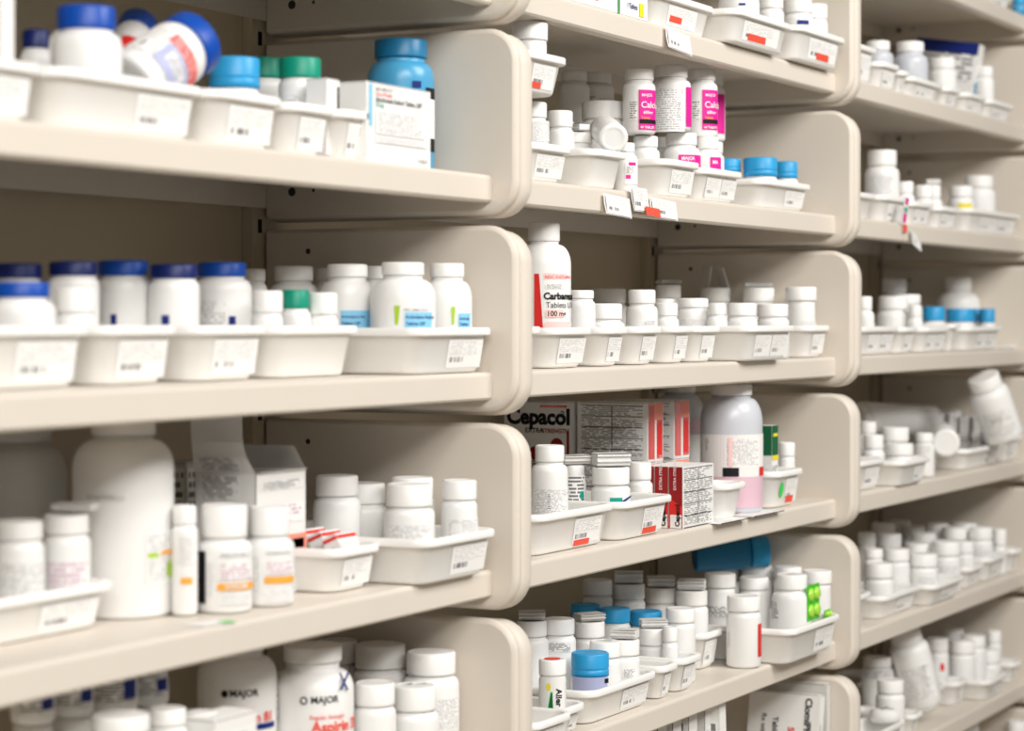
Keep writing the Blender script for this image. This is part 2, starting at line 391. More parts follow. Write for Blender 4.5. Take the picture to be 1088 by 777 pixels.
def leaflet(row, loc, w, l, h, rz, desc, m='leaflet', n=5, tilt=0., sup=None):
    """a package insert folded back and forth into a small pad"""
    mb = MB(); prof = []
    for i in range(n):
        z = h * (i + .5) / n; e = .9 + .1 * ((i * 37) % 5) / 5; r = h / n / 2
        a, b = (-w / 2 * e, w / 2 * e) if i % 2 == 0 else (w / 2 * e, -w / 2 * e)
        prof += [(a, z), (a * .3 + b * .7, z + r * .25), (b, z)]
        if i < n - 1: prof.append((b + math.copysign(r * 1.1, b), z + r))
    for i in range(len(prof) - 1):
        (a0, z0), (a1, z1) = prof[i], prof[i + 1]; t = i / (len(prof) - 1); t1 = (i + 1) / (len(prof) - 1)
        mb.face([(a0, -l / 2, z0), (a1, -l / 2, z1), (a1, l / 2, z1), (a0, l / 2, z0)], m, [(0, t), (0, t1), (1, t1), (1, t)], True)
    z1 = h; mb.face([(-w / 2, -l / 2, z1), (w / 2, -l / 2, z1), (w / 2, l / 2, z1 - .0004), (-w / 2, l / 2, z1 - .0004)], m, [(0, 0), (0, 1), (1, 1), (1, 0)])
    mb.box(-w * .41, w * .41, -l * .494, l * .494, h * .06, h * .97, m, min(.0012, h * .2))
    o = mb.obj('folded_leaflet', None, loc, (tilt, 0, rz)); tag(o, desc + ', ' + ROWN[row], 'leaflet', 'folded paper leaflets on the ' + ROWN[row]); return o
def leaf_on(b, desc, row, w=None, l=None, h=.006, rz=.5, m='leaflet', off=(0, 0)):
    rc = b['rc']; lo = b.location
    return leaflet(row, (lo.x + off[0], lo.y + off[1], b['zt'] + .0004), w or rc * 1.35, l or rc * 1.75, h, rz, desc, m)
# ------------------------------------------------------------------ the room and the shelving
mb = MB(); mb.box(-4.5, 5, -4, .5, -.05, 0, 'floor'); mb.obj('floor')['kind'] = 'structure'
mb = MB(); mb.box(-4.5, 5, .34, .44, 0, 2.9, 'wallpaint'); mb.obj('wall_back')['kind'] = 'structure'
fr = empty('shelving_frame', (0, 0, 0)); tag(fr, 'beige steel shelving frame with slotted posts and plain back panels behind all shelves', 'shelving frame')
for i in range(-1, 4):
    x = i * PITCH; mb = MB(); mb.box(x - .03, x + .03, .247, .28, 0, 2.15, 'paint_back', .002); p = mb.obj('post', fr)
    mb = MB()
    for k in range(-1, 7):
        for s in (-.0178,): mb.box(x + s - .0028, x + s + .0028, .2462, .2475, shelf_z(k) + .1295, shelf_z(k) + .1425, 'slot', .0002)
    mb.obj('slots', p)
    mb = MB(); mb.box(x - .045, x + .045, -.02, .33, 0, .06, 'paint_back', .004); mb.obj('foot', fr)
for i in range(-1, 3):
    mb = MB(); x0 = i * PITCH + .031; mb.box(x0, x0 + PITCH - .062, .258, .262, .06, 2.15, 'paint_back', .001); mb.obj('back_panel', fr)
def bracket(par, x0, x1, y0, y1, z0, z1, r=.031):
    def L(i):
        out = []
        for cy, cz, a0 in ((y1 - .004, z1 - .004, 0), (y0 + r, z1 - r, 90), (y0 + r, z0 + r, 180), (y1 - .004, z0 + .004, 270)):
            rr = (r if a0 in (90, 180) else .004) - i
            for k in range(9):
                a = math.radians(a0 + 90 * k / 8); out.append((cy + max(.0005, rr) * math.cos(a), cz + max(.0005, rr) * math.sin(a)))
        return out
    mb = MB(); b = .0045
    def at(x, i): return [(x, y, z) for y, z in reversed(L(i))]
    mb.loft([at(x0, b), at(x0 + b * .3, b * .3), at(x0 + b, 0), at(x1 - b, 0), at(x1 - b * .3, b * .3), at(x1, b)], 'paint', True, False, False)
    for xx, flip in ((x0, 0), (x1, 1)):
        p = at(xx, b); mb.face(p if flip else p[::-1], 'paint')
    o = mb.obj('end_bracket', par)
    bo = MB()
    for xx in (x0 - .0003, x1 + .0003):
        for (yy, zz, rr) in ((.214, (z0 + .026), .0042), (.196, z1 - .021, .0026), (.19, z0 + .027, .0018)):
            bo.face([(xx, yy + rr * math.cos(t * math.pi / 8), zz + rr * math.sin(t * math.pi / 8)) for t in range(16)], 'bolt')
    bo.obj('bolt_holes', o)
def shelf(bay, k):
    xa = bay * PITCH; z = shelf_z(k); T = .0247
    row = 'LMRF'[bay + 1] + str(k); nm = ROWN.get(row) or ('%s bay, %s' % (('left', 'middle', 'right', 'farthest')[bay + 1], 'above the top shelf' if k < 0 else ('level %d from top' % (k + 1) if bay == 2 else 'beneath the bottom shelf')))
    sh = empty('shelf', (xa + PITCH / 2, 0, z)); tag(sh, 'cream steel cantilever shelf with rounded end brackets, ' + nm, 'shelf', 'cantilever shelves of the ' + ('left', 'middle', 'right', 'farthest')[bay + 1] + ' bay')
    prof = [(0, -T + .002)] + [(0, -.0045)]
    for i in range(5):
        a = math.radians(180 - 90 * i / 4); prof.append((.004 + .004 * math.cos(a), -.004 + .004 * math.sin(a)))
    prof += [(.2445, 0), (.2445, -.0245), (.2425, -.0245), (.2425, -.003), (.003, -.003), (.003, -T + .003), (.016, -T + .003), (.016, -T), (.002, -T)]
    xl, xr = -PITCH / 2 + .0222, PITCH / 2 - .0127; mb = MB()
    mb.loft([[(xl, y, zz) for y, zz in prof], [(xr, y, zz) for y, zz in prof]], 'paint', False, False, False)
    n = len(prof)
    for xx, fl in ((xl, 0), (xr, 1)):       # close the two ends of the folded sheet
        pts = [(xx, y, zz) for y, zz in prof]
        top = [pts[i] for i in range(0, 8)] + [pts[10 + 1 - 1]] + [pts[11]]
        mb.face(top if fl else top[::-1], 'paint')
    mb.obj('deck', sh)
    rnd = random.Random(bay * 31 + k); j = lambda: rnd.uniform(-.0012, .0012)
    dz = j() + .001
    bracket(sh, PITCH / 2 - .0125, PITCH / 2 - .0008, -.024 + j(), .2455, -.037 + dz, .1315 + dz)
    dz = j() - .0015
    bracket(sh, -PITCH / 2 + .0004, -PITCH / 2 + .0220, -.024 + j(), .2455, -.037 + dz, .1315 + dz)
for k in range(-1, 5): shelf(-1, k)
for k in range(-1, 6): shelf(0, k)
for k in range(-1, 7): shelf(1, k); shelf(2, k)
B, BN = bottle, bin_
# ================================================================== LEFT BAY, top shelf
BN('L1', -60, 55, 70, .012, 'white bin cut off by left picture edge beneath a white card')
BN('L1', 62, 225, 94, .012, 'wide white bin holding bottles with royal blue lids')
BN('L1', 229, 308, 105, .012, 'white bin holding the light blue lidded bottle')
BN('L1', 311, 362, 115, .012, 'narrow white bin holding a green lidded bottle')
BN('L1', 364, 404, 121, .012, 'narrowest white bin touching a medicine carton', d=.11)
X = PX(-12, .04); carton('L1', X, .03, shelf_z(1) + .004, PX(15, .03) - X, .02, PZ(-20, 1.55) - shelf_z(1), 'plain white upright box at far left corner', occ=True)
B('L1', 92, 8, 75, .5, 'big upright white bottle with royal blue lid', 'royal', 61, 25, sh=14)
B('L1', 38, 32, 34, 9, 'shadowed white bottle with navy lid near left edge', 'navy', 28, 20)
free_bottle('L1', (80, 30, .125), (30, 88, .105), 30, 'white bottle lying slanted beside the shadowed navy lid')
free_bottle('L1', (148, 24, .125), (122, 92, .105), 44, 'leaning blue lidded bottle with red label, behind the tilted one', 'royal', 42, 22, dec=[(-.9, .9, .1, .8, 'print'), (-.5, .6, .45, .72, 'red')])
free_bottle('L1', (207, 44, .045), (136, 92, .055), 74, 'tilted blue lidded bottle with red band and lavender label', 'royal', 73, 24, sh=8,
            dec=[(-1.2, 1.25, .2, .88, 'print'), (-.45, 1.2, .68, .86, 'print_redhead'), (-.35, 1.0, .25, .66, 'lavender'), (-.1, .8, .4, .6, 'print_dark'), (-1.0, -.6, .25, .85, 'print_bar')])
B('L1', 249, 62, 58, .5, 'white bottle with light blue ringed lid', 'cyan', 54, 33, ring=True)
B('L1', 319, 62, 46, .5, 'front white bottle with green lid', 'teal', 44, 22, lab=('print', 10, 60))
B('L1', 280, 62, 43, 6, 'rear white bottle with green lid, half hidden', 'teal', 40, 22)
X = PX(347, .03); carton('L1', X, .03, shelf_z(1) + .004, .020, .02, PZ(83, DZ(X, .03)) - shelf_z(1) - .004, 'small plain white carton inside the narrowest bin', [('r', 'f', .8, .95, .1, .9, 'ink')])
X0 = PX(388, .012); X1 = PX(456, .012); zb = shelf_z(1)
carton('L1', X0 + .002, .012, zb, X1 - X0, .026, PZ(86, DZ(X0, .012)) - zb, 'white tablet carton with teal edge stripe before the blue bottle', [
    ('r', 'f', .035, .085, .45, .97, 'skyblue'), ('t', 'f', .13, .90, .0042, 'NDC 0093-5171', 'inkgrey', 0), ('t', 'f', .13, .835, .0048, 'Once Weekly', 'red', 0),
    ('t', 'f', .13, .765, .0056, 'Alendronate Sodium Tablets, USP', 'ink', .012), ('t', 'f', .13, .70, .0052, '70 mg', 'tealprint', .01),
    ('r', 'f', .13, .9, .36, .66, 'print'), ('r', 'f', .13, .95, .25, .33, 'print'), ('t', 'f', .78, .06, .005, '4 tablets', 'inkgrey', 0)])
B('L1', 426, 43, 71, 4.2, 'large all-blue bottle with ringed lid beside the carton', 'deepblue', 56, 20, body='bluebody', neck=5, sh=20, dec=[('r', 452, 461, 92, 160, 'ink'), ('r', 453, 461, 104, 146, 'paper'), ('r', 438, 447, 86, 93, 'navyink')])
# ================================================================== LEFT BAY, second shelf
BN('L2', -50, 105, 346, .032, 'white bin with navy and blue lids at far left')
BN('L2', 114, 197, 346, .032, 'white bin beneath two bottles with blue lids')
BN('L2', 212, 292, 346, .032, 'white bin beneath the blue lidded bottle, third from left')
BN('L2', 298, 388, 346, .032, 'unlabelled white bin under the single green lid', plain=True)
BN('L2', 447, 534, 348, -.006, 'white bin with the two biggest tablet bottles')
B('L2', 22, 300, 74, 4, 'front white bottle with blue lid at left edge', 'royal', 60, 16, sh=14)
B('L2', 79, 306, 47, 4, 'short front bottle with white lid before navy lids', cw=43, ch=27)
B('L2', 131, 277, 63, 4.2, 'tallest bottle with blue lid, blue square on label', 'royal', 52, 16, sh=12, dec=[('r', 118, 124, 334, 345, 'navyink')])
B('L2', 236, 279, 63, 4.2, 'white bottle with blue lid nearest the green lid', 'royal', 51, 15, sh=12, lab=('print', -30, 40), dec=[('r', 243, 250, 336, 345, 'navyink')])
B('L2', 284, 309, 34, 4, 'short front bottle with white lid left of green lid', cw=33, ch=24)
B('L2', 343, 311, 33, 4, 'short front bottle with white lid right of green lid', cw=31, ch=24)
B('L2', 314, 308, 33, 5, 'short front white bottle with green lid', 'teal', 29, 20)
B('L2', 428, 279, 70, .3, 'biggest white bottle with green tick and light blue panel', cw=45, ch=14, neck=4, sh=22, dec=[
    ('p', [(419, 325), (425, 325), (423, 345), (420, 345)], 'lime'), ('r', 430, 458, 332, 352, 'skyblue'), ('t', 431, 338.5, 4.6, 'Amlodipine Besylate', 'navyink', .02), ('t', 431, 345.5, 4.6, 'Tablets USP', 'navyink', .02), ('t', 429, 330.5, 3.6, 'NDC 65862-101-05', 'inkgrey', 0)])
B('L2', 475, 280, 62, .3, 'second biggest bottle with green tick, nearest the bracket', cw=42, ch=15, neck=4, sh=20, dec=[
    ('p', [(480, 326), (485, 326), (483.5, 345), (481, 345)], 'lime'), ('r', 489, 503, 333, 352, 'skyblue'), ('t', 490, 340, 4.2, 'Amlodip', 'navyink', .02), ('t', 490, 346, 4.2, 'Tablets', 'navyink', .02)])
B('L2', 369, 281, 56, 6, 'white bottle with light blue panel behind short white lids', cw=43, ch=14, neck=4, sh=17, dec=[('r', 362, 392, 330, 352, 'skyblue'), ('t', 363, 338, 4.2, 'Amlodipine Bes', 'navyink', .02), ('t', 363, 345, 4.2, 'Tablets USP', 'navyink', .02)])
B('L2', 78, 278, 54, 9, 'rear bottle with navy lid above the short white lid', 'navy', 51, 15)
B('L2', 18, 280, 56, 10, 'rear bottle with navy lid at left edge', 'navy', 52, 16)
B('L2', 185, 281, 54, 7, 'white bottle with navy lid between two blue lids', 'navy', 50, 15, dec=[('r', 172, 180, 335, 345, 'navyink')])
B('L2', 312, 283, 52, 12, 'rear shadowed bottle with white lid above green lid', cw=41, ch=16, neck=3, sh=14)
B('L2', 271, 286, 26, 14, 'rear slim bottle with white lid, dim beside the post', cw=22, ch=13)
B('L2', 347, 285, 26, 15, 'rear bottle with white lid, only a sliver showing', cw=24, ch=13)
B('L2', 403, 283, 40, 13, 'rear bottle with white lid behind the biggest bottle', cw=34, ch=14)
# ================================================================== LEFT BAY, third shelf
BN('L3', -70, 129, 616, .062, 'white bin in front of two whitish bottles at left edge', d=.098)
BN('L3', 357, 411, 576, .018, 'white bin holding red edged small cartons', d=.11)
BN('L3', 436, 533, 561, -.02, 'white bin holding two labelled bottles by the bracket')
B('L3', 131, 447, 107, 6.5, 'tall white jug rising to the shelf above', cw=68, ch=15, neck=5, sh=30, cat='bottle', name='tablet_jug', dec=[('r', 154, 181, 566, 622, 'print'), ('r', 156, 167, 589, 594, 'lime'), ('r', 170, 180, 587, 592, 'amber'), ('r', 176, 182, 600, 616, 'lime'), ('r', 92, 135, 526, 531, 'print_dark')])
B('L3', 20, 553, 54, 7.3, 'left of two whitish bottles in front of tall jugs', cw=50, ch=20, body='white', lab=('print', 10, 70))
B('L3', 70, 547, 52, 7.3, 'right of two whitish bottles, under a leaflet, before jugs', cw=48, ch=20, dec=[('r', 50, 93, 596, 625, 'print_pink')])
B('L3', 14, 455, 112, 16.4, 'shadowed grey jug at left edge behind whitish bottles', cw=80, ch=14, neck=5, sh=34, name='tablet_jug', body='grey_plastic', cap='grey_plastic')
lA = [('r', 211, 219, 586, 642, 'ink'), ('r', 221, 227, 596, 635, 'print'), ('r', 232, 266, 588, 592, 'print_dark'), ('r', 232, 267, 598, 616, 'print_pink'), ('r', 231, 267.5, 620, 627.5, 'amber'), ('r', 240, 262, 622, 625, 'print_dark'), ('r', 232, 265, 631, 643, 'print')]
B('L3', 238, 536, 60, 2.3, 'white bottle with black bar and orange band, left of pair', cw=49, ch=35, sh=10, dec=lA)
B('L3', 286, 538, 54, 1.6, 'white bottle with orange band, right of pair', cw=43, ch=31, sh=10, dec=[('r', 270, 276, 590, 632, 'print'), ('r', 282, 309, 586, 589, 'print_dark'), ('r', 282, 310, 596, 611, 'print_pink'), ('r', 281, 311, 613, 620, 'amber'), ('r', 282, 309, 626, 640, 'print')])
B('L3', 196, 537, 28, 4, 'slim white bottle with orange mark beside the tall jug', cw=25, ch=20, dec=[('r', 192, 204, 614, 621, 'amber'), ('r', 190, 206, 570, 600, 'print')])
b = B('L3', 435, 514, 54, .1, 'front labelled bottle in bin by the bracket', cw=49, ch=24, sh=6, dec=[('r', 412, 458, 557, 590, 'print'), ('r', 424, 430, 560, 590, 'print_bar')])
B('L3', 488, 510, 48, .1, 'labelled bottle standing closest to the bracket', cw=46, ch=21, sh=6, dec=[('r', 472, 512, 551, 585, 'print'), ('r', 478, 492, 556, 585, 'paper')])
B('L3', 387, 513, 50, 9, 'bottle with white lid directly above the red edged cartons', cw=44, ch=22, sh=6)
B('L3', 438, 507, 48, 7, 'bottle with white lid behind the front labelled bottle', cw=44, ch=20)
B('L3', 358, 505, 50, 14, 'dim rear bottle with white lid beside open carton', cw=45, ch=22)
leaflet('L3', (PX(74, .1), .095, PZ(545, DZ(PX(74, .1), .1)) + .0015), .024, .03, .006, .4, 'folded paper leaflet on a whitish bottle before the jug')
for i, (dx, lab) in enumerate(((0, 'front small white carton with red edge in bin'), (-16.5, 'middle small white carton with red edge in bin'), (-33, 'rear small white carton with red edge in bin'))):
    Y = .026 + i * .0215; X = PX(372 + dx, Y)
    carton('L3', X, Y, shelf_z(3) + .0145, .030, .0145, .036, lab, [('r', 'f', 0, 1, .86, .94, 'red'), ('r', 'l', 0, 1, .86, .94, 'red'), ('r', 'l', .3, .7, .3, .75, 'print'), ('r', 'f', .05, .95, .1, .8, 'print')], (math.radians(-24), 0, 0), group='red edged cartons in a bin')
def open_carton():
    Y = .062; X = PX(272, Y); w = PX(325, Y) - X; zb = shelf_z(3); d = ysolve(X, 207, Y) - Y; h = PZ(505, DZ(X, Y)) - zb; t = .0006
    root = empty('open_carton', (X, Y, zb + .0006)); tag(root, 'white open carton with raised flaps standing behind the orange banded bottles, left bay third shelf', 'carton')
    OCC.setdefault('L3', []).append(('r', (X, X + w, Y, Y + d), zb, zb + h))
    mb = MB()
    for (x0, x1, y0, y1) in ((0, w, 0, t), (0, w, d - t, d), (0, t, 0, d), (w - t, w, 0, d)): mb.box(x0, x1, y0, y1, 0, h, 'paper', .0002)
    mb.box(0, w, 0, d, 0, t, 'paper', .0002); mb.obj('box', root)
    pr = MB(); f = lambda u, v: (u * w, -.0006, v * h); l = lambda u, v: (-.0006, d - u * d, v * h)
    pr.patch(f, .08, .92, .86, .93, 'print_dark'); pr.patch(f, .1, .95, .58, .74, 'print_pink'); pr.patch(f, 0, 1, .34, .48, 'salmon'); pr.patch(f, .6, .95, .36, .44, 'salmon'); pr.patch(l, .1, .75, .78, .98, 'print_dark'); pr.obj('print', root)
    fl = MB(); fl.loft([[(0, 0, h), (0, d, h)], [(-.008, .004, h + .014), (-.008, d - .004, h + .014)], [(-.010, .006, h + .026), (-.010, d - .006, h + .026)]], 'paper', True, False, False, False)
    fl.patch(lambda u, v: (-.0012 - .0075 * v, d - u * d, h + v * .014), .12, .8, .1, .95, 'print_dark'); fl.obj('side_flap', root)
    fl = MB(); fl.loft([[(w, 0, h), (w, d, h)], [(w - .012, .004, h + .02), (w - .012, d - .004, h + .02)]], 'papergrey', True, False, False, False); fl.obj('side_flap', root)
    fl = MB(); fl.loft([[(x_, d + .004 * math.sin(i * .5), h + i * .012) for x_ in (0, w)] for i in range(6)], 'paper', True, False, False, False); fl.obj('lid_flap', root)
    fl = MB(); fl.loft([[(x_, -.001 - .003 * i, h + .0004 + i * .001) for x_ in (0, w)] for i in range(2)], 'paper', True, False, False, False); fl.obj('tuck_flap', root)
open_carton()
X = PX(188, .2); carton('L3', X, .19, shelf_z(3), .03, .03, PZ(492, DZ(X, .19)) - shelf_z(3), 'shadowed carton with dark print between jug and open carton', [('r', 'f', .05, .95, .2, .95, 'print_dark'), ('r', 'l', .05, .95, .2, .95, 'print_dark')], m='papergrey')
mb = MB(); mb.box(0, .035, 0, .022, 0, .0004, 'paper', .0001); mb.box(.024, .035, 0, .010, .0004, .0007, 'green', .0001); tag(mb.obj('paper_slip', None, (PX(212, .008), .004, shelf_z(3) + .0003), (0, 0, -.15)), 'white paper slip with green end lying on shelf edge, left bay third shelf', 'paper slip')
# ================================================================== LEFT BAY, bottom shelf
z4 = shelf_z(4)
B('L4', 332, 685, 88, 3, 'big aspirin bottle with red lettering and pen cross', cw=62, ch=17, neck=9, sh=22, dec=[
    ('t', 330, 747, 10, 'MAJOR', 'ink', .02), ('p', [(323 + 4 * math.cos(t * .63), 744 + 4.5 * math.sin(t * .63)) for t in range(10)], 'ink'), ('p', [(323 + 2.2 * math.cos(t * .63), 744 + 2.6 * math.sin(t * .63)) for t in range(10)], 'white'),
    ('t', 329, 764, 6, 'Regular Strength', 'orange', .01), ('t', 331, 778, 16, 'Aspirin 325', 'orange', .03), ('r', 291, 297, 738, 770, 'print_dark'), ('p', [(359, 716), (361, 716), (369, 736), (367, 736)], 'navyink'), ('p', [(368, 716), (370, 717), (362, 735), (360, 734)], 'navyink')])
B('L4', 252, 676, 84, 7, 'big bottle with red lettering left of the aspirin', cw=58, ch=15, neck=6, sh=22, dec=[
    ('t', 244, 740, 10, 'MAJOR', 'ink', .02), ('p', [(239 + 3.6 * math.cos(t * .63), 737 + 4 * math.sin(t * .63)) for t in range(10)], 'ink'), ('t', 238, 755, 5, 'Regular Strength', 'orange', .01), ('t', 268, 768, 14, 'in 81', 'orange', .03), ('r', 262, 290, 770, 776, 'navyink')])
B('L4', 440, 728, 54, 1, 'short front bottle with pen writing on white lid', cw=47, ch=26, sh=8, capdec=[('pen', [(-.5, .3, -.1, .4), (-.1, .4, -.3, 0), (.1, .1, .5, .4), (.3, .3, .6, .2)], 'ink')])
B('L4', 398, 725, 46, 2, 'short front bottle with white lid touching the aspirin', cw=43, ch=24, sh=8)
B('L4', 458, 692, 60, 4, 'white bottle nearest the bracket, bluish label print', cw=52, ch=24, sh=10, dec=[('r', 455, 487, 742, 777, 'print')])
B('L4', 404, 684, 58, 7, 'dim bottle with white lid behind the short front ones', cw=53, ch=25)
B('L4', 358, 680, 48, 11, 'dim rear bottle with white lid behind the aspirin', cw=44, ch=24)
for cx, top, bw, ds in ((35, 769, 46, 'first'), (77, 761, 44, 'second'), (121, 757, 50, 'third'), (158, 749, 42, 'fourth')):
    lo = B('L4', cx, top, bw, 6, 'lower bottle with white lid, %s of dim row from left' % ds, cw=bw * .9, ch=18)
    B('L4', cx, 694, bw, 6, 'dark labelled bottle stacked on white lid, %s from left' % ds, cw=bw * .86, ch=20, on=lo, dec=[('r', cx - bw * .42, cx + bw * .45, 715, top - 8, 'print_dark'), ('r', cx + bw * .2, cx + bw * .45, 722, top - 14, 'navyink')])
B('L4', 178, 752, 42, 1.5, 'front dim bottle, white lid under the stacked dark labels', cw=40, ch=18)
B('L4', 128, 759, 60, .5, 'front wide white lid cut off by bottom picture edge', cw=62, ch=18)
B('L4', 214, 756, 36, 1.5, 'front dim bottle with white lid before red lettered bottle', cw=34, ch=16)
X = PX(226, .01); carton('L4', X, .008, z4, .055, .03, PZ(766, DZ(X, .01)) - z4, 'white carton top at bottom picture edge', [('r', 'f', .05, .95, .1, .9, 'print')])
# ================================================================== MIDDLE BAY, top shelf
BN('M0', 700, 763, 9, 0, 'white bin with curled red flag sticker', red=(.08, .5, .22, .5), n=1, stick=(.2, .75))
BN('M0', 783, 844.6, 27, -.022, 'white bin overhanging the edge, red mark, middle', red=(.15, .65, .1, .42), stick=(.15, .85))
BN('M0', 850, 901.5, 42, -.022, 'white bin with red mark nearest the bracket', red=(.3, .75, .1, .4), stick=(.25, .9))
zb = shelf_z(0); X0 = PX(583, .004); X1 = PX(656, .004)
carton('M0', X0, .004, zb, X1 - X0, .05, .07, 'white carton with red stripe cut off by top picture edge', [('r', 'f', .35, .70, .10, .2, 'red'), ('t', 'f', .4, .22, .010, 'Tablets', 'inkgrey', .01)])
X0 = PX(659, .004); X1 = PX(688, .004)
carton('M0', X0, .004, zb, X1 - X0, .05, .075, 'white carton with red 1 mg square', [('r', 'f', .06, .6, .36, .62, 'red'), ('t', 'f', .12, .42, .0125, '1 mg', 'white', .03), ('t', 'f', .08, .27, .005, 'Rx only', 'inkgrey', .01), ('t', 'f', .22, .12, .007, '1 Tablets', 'navyink', .02), ('r', 'f', .68, .84, .04, .22, 'yellow'), ('r', 'l', .9, 1, 0, 1, 'palegreen')])
B('M0', 785, -25, 44, .1, 'white bottle with blue mark in overhanging bin', cw=38, ch=20, dec=[('r', 785, 792, 3.5, 6, 'navyink')])
B('M0', 819, -6, 28, .1, 'white lidded bottle at right end of overhanging bin', cw=26, ch=16)
B('M0', 847.5, 0, 32, .1, 'white bottle with navy label rectangle', cw=30, ch=15, sh=5, dec=[('r', 847, 859, 21.5, 26, 'navyink')])
B('M0', 866, 5, 27, .6, 'white bottle partly behind the navy labelled bottle', cw=26, ch=16, sh=5)
# ================================================================== MIDDLE BAY, second shelf
z1 = shelf_z(1)
BN('M1', 563, 612.5, 157, .002, 'white bin beside the left bracket, lower one')
BN('M1', 632, 671, 163, .002, 'white bin holding the toppled bottle', plain=True)
BN('M1', 708, 748, 174, .002, 'white bin under magenta labelled bottles, left half')
BN('M1', 749.5, 793, 184, .002, 'white bin with two stickers under magenta labelled bottles', n=2, stick=(.05, .97))
BN('M1', 812, 865, 197, .002, 'white bin holding light blue lids near the bracket')
lo1 = B('M1', 566, 109, 34, .3, 'white bottle beside left bracket supporting the raised bin', cw=30, ch=17, dec=[('r', 566, 584, 128, 150, 'print')])
lo2 = B('M1', 592, 121, 26, 5.5, 'white lid in shadow under the raised bin', cw=22, ch=10)
B('M1', 595, 118, 31, 2, 'ribbed white lid under the raised bin', cw=27, ch=18)
rb = BN('M1', 545, 608, 63, -.010, 'raised white bin with red mark on top of bottles', d=.12, base=max(lo1['zt'], lo2['zt']) + .0008, red=(.05, .45, .06, .28), stick=(.3, .85))
B('M1', 563, 24, 36, .3, 'white bottle in the raised bin', cw=38, ch=20, sh=5, base=max(lo1['zt'], lo2['zt']) + .0045, fix=True)
jb = B('M1', 641, 108.5, 52, 6, 'wide white lidded bottle standing behind the toppled bottle', cw=46, ch=19, sh=12)
sb = B('M1', 613, 141, 36, 3.5, 'low white lid under a paper leaflet', cw=33, ch=12)
free_bottle('M1', (640, 136, .058), (652, 147, .012), 32, 'toppled white bottle with its base facing the aisle', cw=26, ch=8, sh=4)
leaf_on(sb, 'rolled paper leaflet lying on low white lid', 'M1', .016, .034, .008, -.5, 'leaflet', (-.004, 0))
leaflet('M1', (sb.location.x + .012, sb.location.y + .014, sb['zt'] + .010), .012, .03, .004, .3, 'white paper leaflet standing up beside the toppled bottle', 'paper', tilt=.9)
B('M1', 665, 152, 25, .2, 'slim white bottle with magenta print between two bins', cw=19, ch=10, dec=[('r', 664, 677, 173, 196, 'paper'), ('r', 668, 675, 172.5, 176, 'pink'), ('r', 665, 674, 177, 185, 'print_dark'), ('r', 665, 670, 186, 190, 'pink')])
mg = lambda x0, x1, y0, y1, s=1.: [('r', x0, x1, y0, y1, 'pink'), ('r', x0 + 1, x1, y1 - 11, y1 - 6.5, 'ink'), ('t', x0 + 3.3, y0 + 7, 4.2 * s, 'MAJOR', 'white', .01), ('t', x0 + 2.5, y0 + 19, 9.5 * s, 'Calcium', 'white', .01), ('t', x0 + 5, y0 + 25.5, 4.5 * s, '600mg', 'white', .02), ('t', x0 + 3, y0 + 31, 3.4 * s, 'Tablets', 'amber', .02), ('t', x0 + 2, y0 + 41, 3.4 * s, '60 TABLETS', 'white', .02)]
a3 = B('M1', 724, 142, 40, .3, 'lower bottle with magenta band, centre of stack', cw=33, ch=13, sh=7, dec=[('r', 721, 744, 164.5, 178, 'pink'), ('t', 724, 170, 5, 'MAJOR', 'white', .02)])
a4 = B('M1', 752, 146, 27, .3, 'lower bottle with magenta band, right of stack', cw=23, ch=13, sh=7, dec=[('r', 754.5, 766, 167, 182, 'pink'), ('t', 757, 174, 5, 'MA', 'white', .02)])
a1 = B('M1', 686, 145, 30, 3, 'lower bottle with white lid, left of stack', cw=26, ch=12, sh=6)
a5 = B('M1', 757, 151, 25, 5.2, 'lower hidden bottle with white lid, back of stack', cw=22, ch=12)
B('M1', 704, 146, 26, 7, 'dim lower bottle with white lid between stacked ones', cw=22, ch=12)
B('M1', 713.5, 70, 41, .3, 'upper bottle of stack, plain printed side with barcode', cw=34, ch=13, neck=3, sh=6, on=a3, dec=[('r', 696, 727, 92, 140, 'print'), ('r', 719, 723.5, 108, 127, 'print_dark'), ('r', 728.6, 734, 92, 134, 'pink')])
B('M1', 745, 74, 35, .3, 'upper bottle of stack with full magenta calcium panel', cw=30, ch=12, neck=3, sh=6, on=a4, dec=[('r', 735.5, 743.5, 107, 128, 'print_dark')] + mg(746, 761.8, 95.5, 138))
B('M1', 679, 74, 35, 3, 'upper bottle of stack at left, magenta calcium panel', cw=31, ch=12, neck=3, sh=6, on=a1, dec=[('r', 669, 677, 107, 128, 'print_dark')] + mg(678.5, 696, 95.5, 138))
B('M1', 757, 79, 27, 5, 'upper bottle of stack at back right, magenta sliver', cw=23, ch=12, neck=3, sh=6, on=a5, dec=[('r', 760, 769.5, 100, 142, 'pink')])
B('M1', 634, 78, 37, 10, 'tall dim bottle with dark label behind wide lid', cw=32, ch=11, sh=6, dec=[('r', 617, 634, 102, 112, 'print_dark'), ('r', 636, 652, 104, 112, 'print')])
B('M1', 610, 76, 33, 13, 'tall dim bottle beside raised bin in back shadow', cw=28, ch=11, sh=6)
B('M1', 808, 168, 39, .3, 'biggest light blue lid of three near the bracket', 'cyan', 36, 20, ring=True)
B('M1', 835, 172, 27, 2, 'light blue lid closest to the bracket', 'cyan', 25, 18, ring=True)
B('M1', 775, 169, 27, 4, 'light blue lid beside the magenta stack', 'cyan', 24, 14, ring=True)
